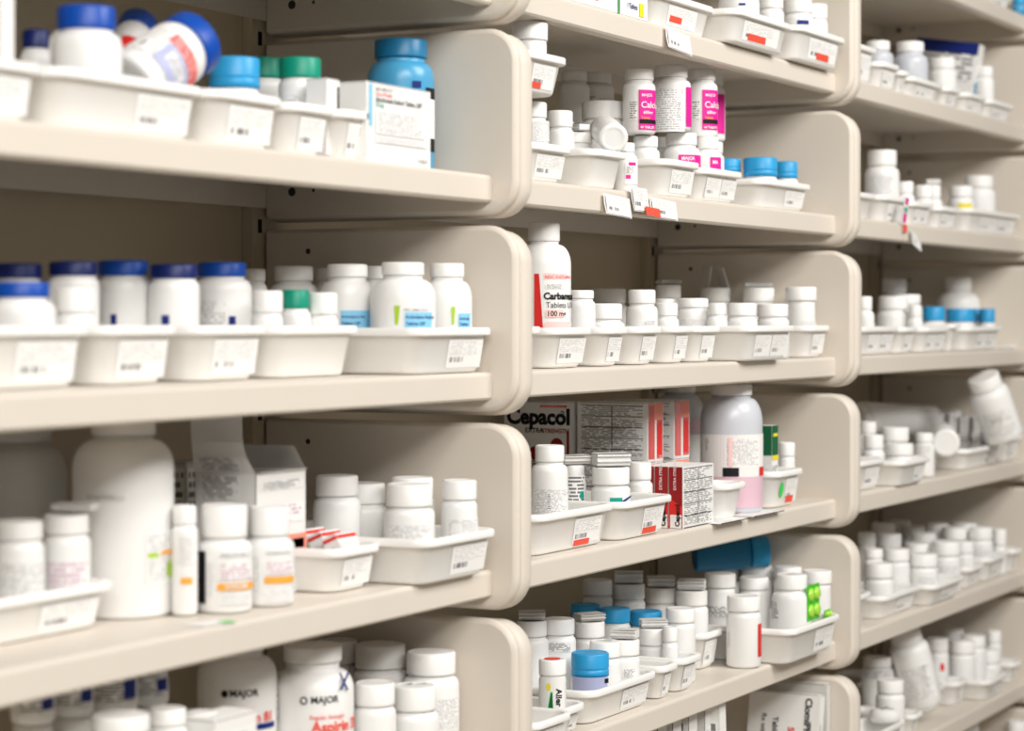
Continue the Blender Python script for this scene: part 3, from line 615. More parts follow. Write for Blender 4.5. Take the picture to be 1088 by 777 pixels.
def shelf_tag(row, x0, x1, y0, y1, Y, desc, rz=0., ry=0., red=None, m='sticker'):
    X0, X1 = PX(x0, Y), PX(x1, Y); z = DZ(X0, Y); h = abs(y1 - y0) * z / F
    mb = MB(); w = X1 - X0
    mb.loft([[(0, .0, 0), (w, .0, 0)], [(0, -.001, -h * .5), (w, -.001, -h * .5)], [(0, -.004, -h), (w, -.003, -h)]], 'paper', True, False, False, False)
    mb.patch(lambda u, v: (u * w, -.0006 - .0036 * (1 - v) ** 1.6 - .0003, -h * (1 - v)), .04, .96, .05, .96, m)
    o = mb.obj('shelf_tag', None, (X0, Y, PZ(y0, z)), (0, ry, rz))
    if red:
        r = MB(); r.patch(lambda u, v: (u * w, -.0016 - .0036 * (1 - v) ** 1.6, -h * (1 - v)), *red, 'orange'); r.obj('red_sticker', o)
    tag(o, desc + ', ' + ROWN[row], 'tag', 'paper shelf tags'); return o
shelf_tag('M1', 641, 669, 205, 227, -.003, 'leftmost white barcode tag stuck on the shelf edge', 0, .05)
shelf_tag('M1', 670, 692, 198, 224, -.0042, 'middle white barcode tag curling from the shelf edge', .1)
shelf_tag('M1', 690, 718, 209, 230, -.003, 'right white barcode tag with red flag on shelf edge', 0, .04, red=(-.25, .28, 0, .45))
shelf_tag('M0', 707, 733, 28, 50, -.003, 'white barcode tag hanging below the red flag bin', 0, .06)
# ================================================================== MIDDLE BAY, third shelf
BN('M2', 556, 578.5, 347, .004, 'sliver of white bin emerging beside the left bracket', plain=True)
BN('M2', 590, 634.6, 348, .004, 'white bin under the big carbamazepine bottle')
BN('M2', 644, 672, 347.5, .004, 'narrow white bin right of the carbamazepine bin')
BN('M2', 680, 708, 347, .004, 'narrow white bin with an extra line on its sticker')
BN('M2', 716, 741, 346.5, .008, 'narrow white bin, fourth from left, low lids')
BN('M2', 744, 769.5, 346.5, .008, 'narrow white bin beside the overhanging double sticker bin')
BN('M2', 799, 848, 346, -.022, 'overhanging white bin with two stickers', n=2, stick=(.1, .95))
BN('M2', 862, 890, 346, .002, 'white bin nearest the right bracket')
B('M2', 578, 237, 62, .6, 'tall carbamazepine bottle with red wedge on label', cw=36, ch=20, neck=3, sh=22, dec=[
    ('r', 560, 606, 291, 348, 'white'), ('p', [(567, 291), (572.5, 291), (577, 350), (567, 350)], 'red'), ('r', 577.5, 603, 290.5, 297, 'palepink'), ('t', 579, 296, 4.6, 'NDC 51672-4041-1', 'red', .01), ('r', 580, 602, 302, 307, 'print_dark'),
    ('t', 577.5, 318, 9.8, 'Carbamazepine', 'ink', .04), ('t', 580, 327, 8.4, 'Tablets USP', 'ink', .0), ('r', 580, 600, 329, 337.5, 'palepink'), ('t', 581, 336, 7.8, '100 mg', 'ink', .02), ('r', 579, 606, 342, 350, 'palepink')])
B('M2', 641, 322.6, 46, .4, 'front wide white lid right of carbamazepine bottle', cw=40, ch=17, sh=6)
B('M2', 682, 308, 34, .4, 'white bottle with small black print, third bin', cw=29, ch=15, sh=7, dec=[('r', 684, 696, 341, 345, 'print_dark')])
B('M2', 708, 322, 27, .4, 'front low white lid in fourth bin', cw=24, ch=14)
B('M2', 736, 317, 36, .3, 'white bottle with outlined label in fifth bin', cw=33, ch=10, sh=8, dec=[('r', 720, 754, 339, 347, 'print')])
B('M2', 788, 322, 34, .2, 'left of twin low white lids in overhanging bin', cw=31, ch=14)
B('M2', 821, 323, 35, .2, 'right of twin low white lids in overhanging bin', cw=33, ch=14)
B('M2', 851, 305, 30, .3, 'round shouldered white bottle next to right bracket', cw=33, ch=15, sh=9, dec=[('r', 850, 866, 341, 346, 'print')])
B('M2', 645, 307, 44, 3, 'wide white lid just behind the front wide lid', cw=40, ch=15)
B('M2', 617, 308.5, 32, 5, 'white lid partly hidden by carbamazepine bottle', cw=28, ch=9)
B('M2', 762, 322, 22, 1, 'low white lid left of the twin lids', cw=18, ch=13)
B('M2', 706, 317.5, 25, 4, 'white lid rising just behind the fourth bin lid', cw=22, ch=12)
r3 = B('M2', 806, 306, 38, 8, 'rear white lid with flat leaflet behind the twin lids', cw=33, ch=15)
r2 = B('M2', 760, 306, 38, 11, 'rear dim white lid with standing blister strips', cw=32, ch=15)
r1 = B('M2', 710, 303, 32, 13, 'rear dim white lid with grey leaflet near the post', cw=27, ch=14)
leaf_on(r3, 'grey folded leaflet on rear lid behind twin lids', 'M2', h=.006, rz=.4)
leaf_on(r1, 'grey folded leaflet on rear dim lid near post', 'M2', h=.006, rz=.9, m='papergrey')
for dx, t, lab in ((-.013, .15, 'upright grey blister strip standing on rear lid, left one'), (.012, -.35, 'slanted grey blister strip standing on rear lid, right one')):
    mb = MB(); mb.box(-.001, .001, -.009, .009, 0, .026, 'papergrey', .0003)
    for j in range(2): mb.lathe([(.004, 0), (.003, .002), (.0, .0025)], 'grey_plastic', 12, (0, 0)) if False else None
    tag(mb.obj('blister_strip', None, (r2.location.x + dx * SA, r2.location.y - dx * CA, r2['zt'] + .0008), (0, t, -.6)), lab + ', ' + ROWN['M2'], 'blister strip', 'blister strips on a lid')
# ================================================================== MIDDLE BAY, fourth shelf
z3 = shelf_z(3)
BN('M3', 573, 657, 534, .004, 'white bin with red mark beside the left bracket', red=(.05, .62, .0, .2), stick=(.5, .9))
BN('M3', 660, 719, 525, -.002, 'white bin with red mark beside the red carton', red=(.05, .72, .0, .22), stick=(.45, .92))
BN('M3', 826, 857, 497, .004, 'white bin with green dot and red mark', red=(.1, .75, .05, .3), dot=True, stick=(.42, .95), d=.12)
BN('M3', 772, 797, 511, -.002, 'small plain white bin before the pink jug', plain=True, d=.05)
B('M3', 584, 473, 39, .4, 'front white bottle with printed label by left bracket', cw=31, ch=18, sh=8, dec=[('r', 567, 603, 519, 548, 'print'), ('r', 581, 586, 524, 543, 'print_dark')])
lb1 = B('M3', 649, 496, 42, .6, 'white bottle with teal patch under a folded leaflet', cw=40, ch=19, sh=4, dec=[('r', 648, 661, 529, 536, 'tealprint'), ('p', [(658, 534), (669, 527), (669, 529), (660, 536)], 'navyink')])
lb2 = B('M3', 610, 494, 26, 3.4, 'white printed bottle under grey leaflet, second from left', cw=22, ch=12, dec=[('r', 600, 621, 505, 540, 'print_dark'), ('r', 616, 620, 523, 530, 'tealprint')])
B('M3', 680, 491, 27, 2, 'white bottle with teal patch beside the red cartons', cw=24, ch=19, sh=4, dec=[('r', 674, 684, 524, 530, 'tealprint'), ('p', [(682, 529), (690, 523), (690, 525), (684, 531)], 'navyink')])
leaf_on(lb1, 'thick folded white leaflet on front lid', 'M3', .024, .036, .014, .75, 'leaflet', (0, 0))
leaf_on(lb2, 'grey folded leaflet on rear lid', 'M3', .02, .03, .010, .9, 'papergrey')
w_, h_, d_ = .086, .066, .0155
def lozenge(X, Y, zb, turn, desc, front, left):
    ww, dd = (w_, d_) if not turn else (d_, w_)
    return carton('M3', X, Y, zb, ww, dd, h_, desc, ([('r', 'f', 0, 1, 0, 1, front)] if front == 'facts' else front) + left, group='red throat lozenge cartons')
redl = [('r', 'l', 0, 1, 0, 1, 'darkred'), ('p', 'l', [(0, 0), (1, 0), (1, .35), (0, .5)], 'red'), ('r', 'l', .1, .95, 0, .22, 'paper'), ('t', 'l', .8, .03, .0072, 'Cepacol', 'ink', .04, math.pi / 2), ('t', 'l', .55, .62, .0045, 'EXTRA STRENGTH', 'white', .01, math.pi / 2)]
Y0 = .006; X0 = PX(725, Y0)
lozenge(X0, Y0, z3, False, 'front lozenge carton showing drug facts panel and red end', 'facts', redl)
lozenge(X0, Y0 + d_ + .001, z3, False, 'second lozenge carton with red end, behind the front one', 'facts', redl)
lozenge(X0, Y0 + 2 * (d_ + .001), z3, False, 'third lozenge carton with dark red end, mostly hidden', 'facts', redl)
film = [('r', 'f', .05, .95, .05, .98, 'redfilm'), ('r', 'f', .44, .56, 0, 1, 'paper'), ('r', 'f', .05, .95, .7, .98, 'salmon'), ('r', 'f', .1, .4, .1, .95, 'redfilm'), ('r', 'f', .6, .9, .1, .66, 'red')]
fact = [('r', 'l', .02, .98, .02, .98, 'facts')]
Yc = .066
for i, (x, ds) in enumerate(((688, 'left'), (716, 'right'))):
    X = PX(x, Yc)
    for zz, up in ((z3, 'lower'), (z3 + h_ + .0006, 'upper')):
        for j in range(1 if up == 'lower' else 1):
            wd = PX(x + 16.5, Yc) - X
            carton('M3', X, Yc, zz, wd, w_, h_, '%s lozenge carton of %s stack, drug facts on long side' % (up, ds), film + fact, group='red throat lozenge cartons')
cep = [('r', 'l', .02, .98, .02, .98, 'paper'), ('t', 'l', .04, .62, .024, 'Cepacol', 'ink', .045), ('t', 'l', .32, .47, .0075, 'EXTRA', 'ink', .02), ('t', 'l', .575, .47, .0068, 'STRENGTH', 'darkred', .02), ('t', 'l', .86, .74, .010, '2', 'ink', .02),
       ('r', 'l', .55, .95, .9, .94, 'print_redhead'), ('p', 'l', [(.8 + .10 * math.cos(t * math.pi / 12), .24 + .145 * math.sin(t * math.pi / 12)) for t in range(24)], 'darkred'), ('p', 'l', [(.5 + .13 * math.cos(t * math.pi / 12), .12 + .12 * math.sin(t * math.pi / 12)) for t in range(24)], 'darkred'), ('r', 'l', .95, .985, .0, .5, 'darkred')]
Yd = Yc + w_ + .003; X = PX(606, Yd)
for zz, up, dec in ((z3, 'lower', fact), (z3 + h_ + .0006, 'upper', cep)):
    carton('M3', X, Yd, zz, .034, w_ - .003, h_, '%s rear lozenge carton with %s side toward the left' % (up, 'lettered' if up == 'upper' else 'printed'), dec, group='red throat lozenge cartons')
def jug(cx, top, bw, q, desc, cw, ch, sh, dec, scale=1):
    return B('M3', cx, top, bw, q, desc, 'capw', cw, ch, neck=3, sh=sh, body='frost', dec=dec, name='tablet_jug', inb=False)
jug(777, 408, 66, .85, 'tall translucent jug with pink tablets inside', 44, 12, 26, [('r', 744, 810.6, 507, 540, 'frostpink'), ('r', 745, 810, 462, 507, 'paper'), ('r', 770, 806, 465, 496, 'print'), ('r', 750, 754, 466, 480, 'print_dark'), ('r', 768, 785, 497, 506.5, 'ink'), ('r', 806, 810.3, 497, 506.5, 'red'), ('r', 774, 778, 465, 496, 'palepink')])
X = PX(820, .018); carton('M3', X, .018, z3 + .0045, .020, .024, PZ(453, DZ(X, .018)) - z3 - .0045, 'green topped white carton with yellow panel inside bin', [('r', 'f', 0, 1, .62, 1, 'darkgreen'), ('r', 'l', 0, 1, .62, 1, 'darkgreen'), ('r', 'f', .2, .9, .86, .9, 'yellow'), ('r', 'f', 0, 1, .56, .62, 'yellow'), ('r', 'f', .1, .9, .28, .5, 'print_dark'), ('r', 'f', .5, 1, .2, .3, 'yellow'), ('r', 'l', .1, .9, .1, .5, 'print')])
B('M3', 836, 470, 17, 1.2, 'small white bottle in bin behind green dot', cw=17, ch=15)
B('M3', 749, 480, 35, 6, 'white lid just behind the drug facts carton', cw=33, ch=14)
jug(722, 408, 50, 12, 'rear translucent jug half hidden by lozenge cartons', 34, 9, 18, [('r', 733, 746, 462, 500, 'paper'), ('r', 734, 744, 445, 461, 'frostpink')])
for x0, x1, Y, lab in ((766, 797, -.010, 'white card overhanging edge below small plain bin'), (801, 833, -.008, 'white card overhanging edge below green dot bin')):
    X0, X1 = PX(x0, Y), PX(x1, Y)
    mb = MB(); mb.box(0, X1 - X0, 0, .03, 0, .0006, 'paper', .0002); mb.box(0, X1 - X0, -.0004, 0, -.0002, .0008, 'ink', .0001)
    o = mb.obj('shelf_card', None, (X0, Y, z3 + .0004)); tag(o, lab + ', ' + ROWN['M3'], 'card', 'cards lying on shelf edge')
# ================================================================== MIDDLE BAY, fifth shelf
z4 = shelf_z(4)
BN('M4', 560, 613, 755, -.024, 'front white bin cut off by bottom picture edge')
BN('M4', 588, 627, 745, .0, 'white bin behind the red dotted bottle', stick=(.6, .95))
BN('M4', 630, 702, 712, .004, 'wide white bin holding the light blue lid')
BN('M4', 705, 723.6, 703, .004, 'narrow white bin, right neighbour of wide bin', stick=(.1, .9))
BN('M4', 726, 749, 693.5, .004, 'narrow white bin, second right of wide bin', stick=(.1, .9))
BN('M4', 748, 772, 667, .045, 'white bin tucked behind the lone front bottle', d=.13, stick=(.1, .9))
BN('M4', 842, 896, 652, -.03, 'white bin holding bottles and green blister packs')
B('M4', 790, 633, 37, .4, 'lone white bottle with red strip standing on shelf front', cw=35, ch=16, sh=5, dec=[('r', 805, 808.5, 664, 699, 'red'), ('r', 772.5, 775, 672, 690, 'print')])
B('M4', 587, 700, 29, .4, 'white bottle with red dot lid and green wedge label', cw=29, ch=17, capdec=[('dot', .62, 'orange')], dec=[
    ('r', 574, 599, 720, 777, 'paper'), ('p', [(585, 735), (587, 735), (588, 762), (580.5, 762)], 'green'), ('p', [(583 + 2.5 * math.cos(t * .63), 730 + 4 * math.sin(t * .63)) for t in range(10)], 'yellow'), ('p', [(585.5, 736), (587, 736), (587.8, 758), (582, 758)], 'darkgreen'), ('t', 591, 732, 9.5, 'Aller', 'ink', .03, -math.pi / 2)])
bc = B('M4', 627, 693, 42, .3, 'bottle with light blue lid in wide bin', 'cyan', 40, 25, ring=True, dec=[('r', 609, 645, 720, 735, 'lavender'), ('r', 642, 646, 722, 727, 'ink')], capdec=[('pen', [(-.3, .1, .3, -.1)], 'navyink')])
B('M4', 643, 681, 35, 1.5, 'white lid with pen mark beside light blue lid', cw=33, ch=17, capdec=[('pen', [(-.5, .3, .4, -.2), (0, .5, .5, .4)], 'ink')])
le1 = B('M4', 664, 679, 32, 1, 'white bottle with small print at wide bin right end', cw=31, ch=17, dec=[('r', 662, 675, 711, 720, 'print_dark')])
le2 = B('M4', 694, 667, 32, .5, 'white bottle under white leaflet, right of wide bin', cw=32, ch=18)
B('M4', 712, 666, 18, 1.2, 'narrow white lid squeezed right of the leaflet lid', cw=16, ch=16)
B('M4', 723, 646, 32, 1, 'white lidded bottle in front of dark leaflet row', cw=31, ch=15)
a = B('M4', 735, 627, 35, 4, 'white bottle under dark leaflet, behind lone front bottle', cw=33, ch=16)
l2 = B('M4', 626, 660, 34, 6, 'dim white lid with grey leaflet above light blue lid', cw=33, ch=17)
B('M4', 594, 657, 36, 6, 'dim white bottle with dark print near left bracket', cw=33, ch=17, dec=[('r', 578, 607, 683, 693, 'print_dark')])
l0 = B('M4', 565, 659, 36, 8, 'dim white lid with leaflet beside the left bracket', cw=32, ch=17)
B('M4', 841, 610, 42, -1.5, 'white bottle with blue pen mark in right bin', cw=33, ch=16, sh=8, capdec=[('pen', [(-.3, -.3, .3, .4)], 'navyink')], dec=[('r', 820, 828, 640, 660, 'print_dark')])
B('M4', 868, 606, 29, -1.2, 'white bottle closest to right bracket behind blister packs', cw=31, ch=14)
B('M4', 801, 613, 34, 4, 'white bottle behind the lone front bottle', cw=31, ch=13, sh=7)
B('M4', 765, 609, 32, 5, 'dim bottle with black print left of lone bottle', cw=33, ch=15, dec=[('r', 752, 774, 644, 656, 'print_dark')])
B('M4', 686, 649, 36, 6, 'teal blue lid in shadow, right of three', 'cyan', 35, 15)
B('M4', 653, 646, 34, 7.5, 'teal blue lid in shadow, middle of three', 'cyan', 33, 15)
B('M4', 622, 642, 33, 9, 'teal blue lid in shadow, left of three', 'cyan', 31, 15)
c4 = B('M4', 702, 624, 35, 8, 'dim bottle under dark leaflet, third of rear row', cw=33, ch=16)
c2 = B('M4', 668, 620, 35, 10, 'dim bottle under dark leaflet, second of rear row', cw=34, ch=16)
B('M4', 635, 616, 32, 12, 'dim bottle with bare lid, first of rear row', cw=31, ch=16)
B('M4', 804, 600, 34, 9, 'white bottle under the lying blue bottle end', cw=32, ch=13)
B('M4', 837, 602, 30, 7, 'white lid peeking behind the pen marked lid', cw=29, ch=12)
B('M4', 774, 603, 24, 11, 'dim white lid beneath the lying blue bottle', cw=21, ch=12)
leaf_on(le2, 'white folded leaflet on lid right of light blue lid', 'M4', h=.009, rz=.6)
leaf_on(le1, 'crumpled white leaflet on lid above the small print', 'M4', h=.010, rz=.2)
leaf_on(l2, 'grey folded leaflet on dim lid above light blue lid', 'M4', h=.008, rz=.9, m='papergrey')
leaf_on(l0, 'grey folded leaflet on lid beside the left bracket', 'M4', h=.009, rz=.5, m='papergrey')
leaf_on(a, 'dark folded leaflet, right end of leaflet row', 'M4', h=.012, rz=.3)
leaf_on(c4, 'dark folded leaflet, middle of leaflet row', 'M4', h=.012, rz=.5)
leaf_on(c2, 'dark folded leaflet, left end of leaflet row', 'M4', h=.013, rz=.4)
zt_ = max(o['zt'] for o in C.objects if 'zt' in o and o.get('label', '').startswith(('white bottle under the lying', 'dim white lid beneath')))
ly = free_bottle('M4', (816, 586, .078), (737, 590, .158), 36, 'dark blue bottle lying across the rear bottles', 'cyan', 33, 19, body='deepblue', sh=12)[0]
for x, y0, y1, ry, lab in ((864, 621, 659, 0, 'green blister pack standing in right bin, front one'), (879, 648, 664, .0, 'green blister pack lower beside the bin end')):
    Y = -.0145 if x < 870 else -.0135; X = PX(x, Y); z = DZ(X, Y); h = (y1 - y0) * z / F; w = .040 if x < 870 else .020
    mb = MB(); mb.box(-w / 2, w / 2, -.0006, .0006, 0, h, 'blister', .0003); body = mb.obj('blister_pack', None, (X, Y, z4 + .0055 if False else PZ(y1, z)), (0, ry, 0))
    bb = MB()
    for i in range(2):
        for j in range(2):
            cx_, cz_ = (-.25 + .5 * i) * w, h * (.27 + .46 * j); rr = min(w, h) * .2
            bb.loft([[(cx_ + r * math.cos(t * math.pi / 9), y, cz_ + r * math.sin(t * math.pi / 9)) for t in range(18)] for r, y in ((rr, -.0007), (rr * .93, -.003), (rr * .6, -.0045), (.0003, -.005))], 'blisterlight', True)
    bb.obj('tablet_bubbles', body); tag(body, lab + ', ' + ROWN['M4'], 'blister pack', 'green blister packs')
# ================================================================== MIDDLE BAY, bottom shelf
z5 = shelf_z(5)
def p5(x, y, Y): X = PX(x, Y); return X, PZ(y, DZ(X, Y))
carton('M5', .845, .006, z5 + .0048, .016, .094, .112, 'big white leaning carton with black and red lettering', [
    ('t', 'l', .80, .95, .0125, 'ClomiPHENE Citrate', 'ink', .03, -math.pi / 2), ('t', 'l', .58, .62, .0115, '50 mg', 'red', .03, -math.pi / 2), ('t', 'l', .36, .72, .010, 'Tablets USP', 'ink', .02, -math.pi / 2), ('t', 'l', .2, .75, .009, 'Rx only', 'ink', .01, -math.pi / 2), ('r', 'f', .2, .8, .1, .7, 'print')], (0, math.radians(11), 0), occ=False)
carton('M5', .8884, .006, z5, .012, .085, .125, 'grey carton standing between big lettered carton and bracket', [('r', 'f', .1, .9, .2, .5, 'print')], m='papergrey', occ=False)
X, Z = p5(768, 742, .012); carton('M5', X, .012, z5 + .002, .018, .05, Z - z5, 'tilted white carton with black print on narrow side', [('r', 'f', .3, .8, .05, .75, 'print'), ('r', 'l', .05, .95, .05, .95, 'print_dark')], (0, math.radians(-4), 0))
for x, y, lab in ((748, 752, 'narrow white carton in row, first right'), (731, 756, 'narrow white carton in row, second'), (714, 761, 'narrow grey printed carton in row, third'), (698, 766, 'narrow white carton in row, fourth'), (683, 771, 'narrow white carton in row, leftmost')):
    Y = .02 + (x % 5) * .001; X, Z = p5(x, y, Y)
    carton('M5', X, Y, z5, .0255, .06, Z - z5, lab, [('r', 'f', .25, .75, .02, .85, 'print'), ('r', 'f', .0, .06, 0, 1, 'inkgrey'), ('r', 'l', .05, .95, .05, .95, 'print_dark')], group='narrow cartons in a row')
# ================================================================== RIGHT BAY
BN('R-1', 1040, 1078, -6, .01, 'white bin at top right picture corner, cut off')
B('R-1', 1083, -4, 18, .5, 'blue bottle at top right picture corner', 'cyan', 16, 8, body='bluebody')
BN('R0', 905, 935, 53, .004, 'leftmost white bin beside the bracket', stick=(.3, .9))
BN('R0', 938, 959, 71, .004, 'second white bin from left, single sticker', stick=(.1, .9))
BN('R0', 960, 968, 77, .004, 'third narrow white bin from left', w=.045, stick=(.1, .9))
BN('R0', 969, 1005, 91, .004, 'fourth and widest white bin with clear bottle above', stick=(.2, .8))
BN('R0', 1008, 1023.5, 96, .004, 'fifth white bin before the slanted carton', stick=(.1, .9))
BN('R0', 1029, 1050.6, 104, .004, 'sixth white bin under the small white bottle', stick=(.1, .9))
BN('R0', 1053, 1079.5, 113, .004, 'seventh white bin closest to the far bracket', stick=(.1, .9))
B('R0', 967, 45, 38, .4, 'wide clear bottle with white lid over fourth bin', cw=29, ch=11, sh=9, body='frost', neck=3)
B('R0', 933, 44, 32, .6, 'clear bottle with white lid over first bins', cw=25, ch=10, body='frost', sh=6)
B('R0', 1001, 62, 31, .4, 'white lidded bottle left of the slanted carton', cw=28, ch=12)
B('R0', 1046, 71, 20, .4, 'small white lidded bottle right of the slanted carton', cw=18, ch=11)
X = PX(1022, .06); carton('R0', X, .05, z_ if False else shelf_z(0) + .0045, .03, .1, PZ(50, DZ(X, .06)) - shelf_z(0), 'white carton with dark printed top standing slanted', [('r', 'l', 0, 1, .45, 1, 'print_dark'), ('r', 'l', 0, 1, .84, 1, 'navyink'), ('r', 'f', .2, .8, .2, .5, 'print_blue')], (math.radians(9), 0, 0), occ=True)
BN('R1', 905, 934, 207, .004, 'leftmost plain white bin beside the bracket', plain=True)
BN('R1', 940, 968.5, 211, .004, 'white bin with magenta card on its front', stick=(.2, .9))
BN('R1', 971, 995, 217, .004, 'white bin with two stickers, third from left', n=2, stick=(.1, .95))
BN('R1', 1000, 1022.6, 222, .004, 'white bin under the leftmost of two right lids', stick=(.1, .9))
BN('R1', 1032, 1087, 229, .004, 'long white bin with two stickers at right end', n=2, stick=(.2, .95))
B('R1', 937, 160, 37, .4, 'tallest white bottle with dark barcode square', cw=31, ch=17, sh=7, dec=[('r', 926, 934, 190, 197, 'print_dark'), ('r', 923, 950, 186, 205, 'print')])
B('R1', 963, 193, 18, .4, 'small white lid right of the tallest bottle', cw=15, ch=13)
B('R1', 981, 197, 23, .4, 'front low white lid in double sticker bin', cw=21, ch=14)
lr = B('R1', 991, 197, 21, 2, 'low white lid under crumpled paper', cw=17, ch=14)
leaf_on(lr, 'crumpled white leaflet on low lid', 'R1', h=.009, rz=.5, m='paper')
B('R1', 1021, 198, 27, .4, 'front lid of right pair over long bin', cw=25, ch=12, dec=[('r', 1018, 1032, 216, 222, 'yellow')])
B('R1', 1040, 187, 35, 1.5, 'taller rear bottle of right pair over long bin', cw=30, ch=13, sh=6)
Y = -.004; X0 = PX(958, Y); zz = DZ(X0, Y)
mb = MB(); mb.box(0, .016, -.0005, 0, 0, .035, 'paper', .0002)
for v0, v1, m in ((.72, .98, 'pink'), (.42, .6, 'tealprint'), (.02, .38, 'pink')): mb.patch(lambda u, v: (u * .016, -.0008, v * .035), .1, .9, v0, v1, m)
tag(mb.obj('magenta_card', None, (X0, Y, PZ(236, zz)), (.12, .1, 0)), 'narrow magenta and teal card on bin front, right bay second full shelf', 'card')
shelf_tag('R1', 967, 982, 244, 260, -.003, 'white tag hanging at shelf edge beside red square', .1, .15)
mb = MB(); mb.patch(lambda u, v: (u * .018, -.0006, v * .011), 0, 1, 0, 1, 'orange'); mb.box(0, .018, -.0004, 0, 0, .011, 'paper', .0001)
tag(mb.obj('red_sticker', None, (PX(959, -.002), -.002, PZ(247, DZ(PX(959, -.002), -.002)))), 'small red square sticker on shelf edge, right bay second full shelf', 'sticker')
BN('R2', 916, 958, 347, .004, 'white bin with two stickers beside the bracket', n=2, stick=(.2, .95))
BN('R2', 960, 978, 347.5, .004, 'second white bin under front white lid', stick=(.2, .9))
BN('R2', 984, 1012, 347.5, .004, 'third white bin under the first blue lid', n=2, stick=(.1, .95))
BN('R2', 1015, 1022, 344, .004, 'narrow white bin with torn raised corner', plain=True, w=.04)
BN('R2', 1030, 1067, 347, .004, 'right white bin under the row of blue lids', n=2, stick=(.3, .95))
B('R2', 949, 315, 36, .4, 'front white bottle with broad lid beside the bracket', cw=31, ch=14, sh=7)
B('R2', 918, 315, 22, .4, 'white bottle half hidden by the bracket edge', cw=17, ch=14)
B('R2', 972, 324, 17, .4, 'small white bottle left of the first blue lid', cw=14, ch=13)
B('R2', 992, 326, 25, .3, 'first blue lidded bottle, left of blue row', 'cyan', 24, 15)
B('R2', 1020, 328, 31, .3, 'widest blue lidded bottle, middle of blue row', 'cyan', 29, 14)
B('R2', 1049, 328, 18, .3, 'last blue lidded bottle, right of blue row', 'cyan', 16, 15)
B('R2', 1038, 328, 16, 2.5, 'blue lid squeezed behind the middle blue lids', 'cyan', 14, 14)
B('R2', 963, 313, 34, 3, 'white lid behind the broad front lid', cw=30, ch=10)
B('R2', 1018, 295, 46, 8, 'big dim bottle with flared lid in back shadow', cw=28, ch=14, neck=2, sh=14)
B('R2', 950, 297, 34, 11, 'dim white lid in back shadow near bracket', cw=26, ch=14)
mb = MB(); mb.box(0, .05, 0, .02, 0, .004, 'paper', .0015); tag(mb.obj('paper_slip', None, (PX(1070, .02), .02, shelf_z(2) + .0004)), 'white paper slip lying right of blue lid bin, right bay third full shelf', 'paper slip')
BN('R3', 913, 944, 486, .004, 'white bin cut by the bracket edge', stick=(.3, .9))
BN('R3', 951, 991.7, 484.6, -.016, 'overhanging white bin in front', stick=(.5, .9))
BN('R3', 994, 1003, 478, .03, 'narrow white bin set back by round bottle base', w=.04, stick=(.1, .9))
BN('R3', 1029, 1068, 471, .004, 'white bin holding upright leaflets', stick=(.5, .9), d=.12)
BN('R3', 1074, 1108, 462, .004, 'white bin cut off at right picture edge', stick=(.1, .9), d=.15)
B('R3', 928, 462, 24, .4, 'low white lid next to the bracket edge', cw=21, ch=15)
B('R3', 955, 471, 32, .4, 'lowest front white lid in overhanging bin', cw=30, ch=13)
B('R3', 951, 454, 32, 2.5, 'stepped white lid just behind the lowest one', cw=29, ch=15)
B('R3', 982, 460, 22, .4, 'small white bottle at right of overhanging bin', cw=19, ch=10, dec=[('r', 975, 990, 473, 482, 'print')])
B('R3', 922, 448, 22, 5, 'dim white bottle beside bracket at back', cw=18, ch=12)
free_bottle('R3', (908, 444, .15), (988, 447, .125), 33, 'large white bottle lying across the back', cw=26, ch=12)
free_bottle('R3', (1000, 462, .075), (1005, 471, .01), 30, 'white bottle lying with round base toward aisle', cw=24, ch=10)
zl = shelf_z(3) + .004
for i in range(5):
    Y = .018 + i * .0195; X = PX(1032, .05) + .004 + (i % 2) * .002
    leaflet('R3', (X + .024, Y + .008, zl), .045, .012, .078 - .003 * (i % 3), .08 * (i % 2), 'upright folded leaflet in bin, %s from front' % ('first', 'second', 'third', 'fourth', 'fifth')[i], 'paper' if i % 2 else 'leaflet', n=4)
free_bottle('R3', (1044, 400, .008), (1068, 464, -.016), 42, 'big white bottle leaning with dark barcode patch', cw=34, ch=13, sh=10, dec=[(-.9, .9, .15, .8, 'print'), (-.5, .2, .5, .72, 'print_dark')])
BN('R4', 905, 929, 628, .004, 'white bin sliver beside the bracket', plain=True)
BN('R4', 940, 981, 621, .004, 'front white bin under first wide lid', stick=(.4, .9))
BN('R4', 987, 1027, 611, -.012, 'second white bin overhanging the shelf edge', stick=(.3, .9))
BN('R4', 1031, 1048.6, 598, .004, 'third white bin, narrow, under printed bottle', stick=(.2, .9))
BN('R4', 1052, 1073, 587, .004, 'fourth white bin, narrow, near far end', stick=(.2, .9))
BN('R4', 1076, 1087, 582, .004, 'last white bin at the far end', w=.046, stick=(.1, .9))
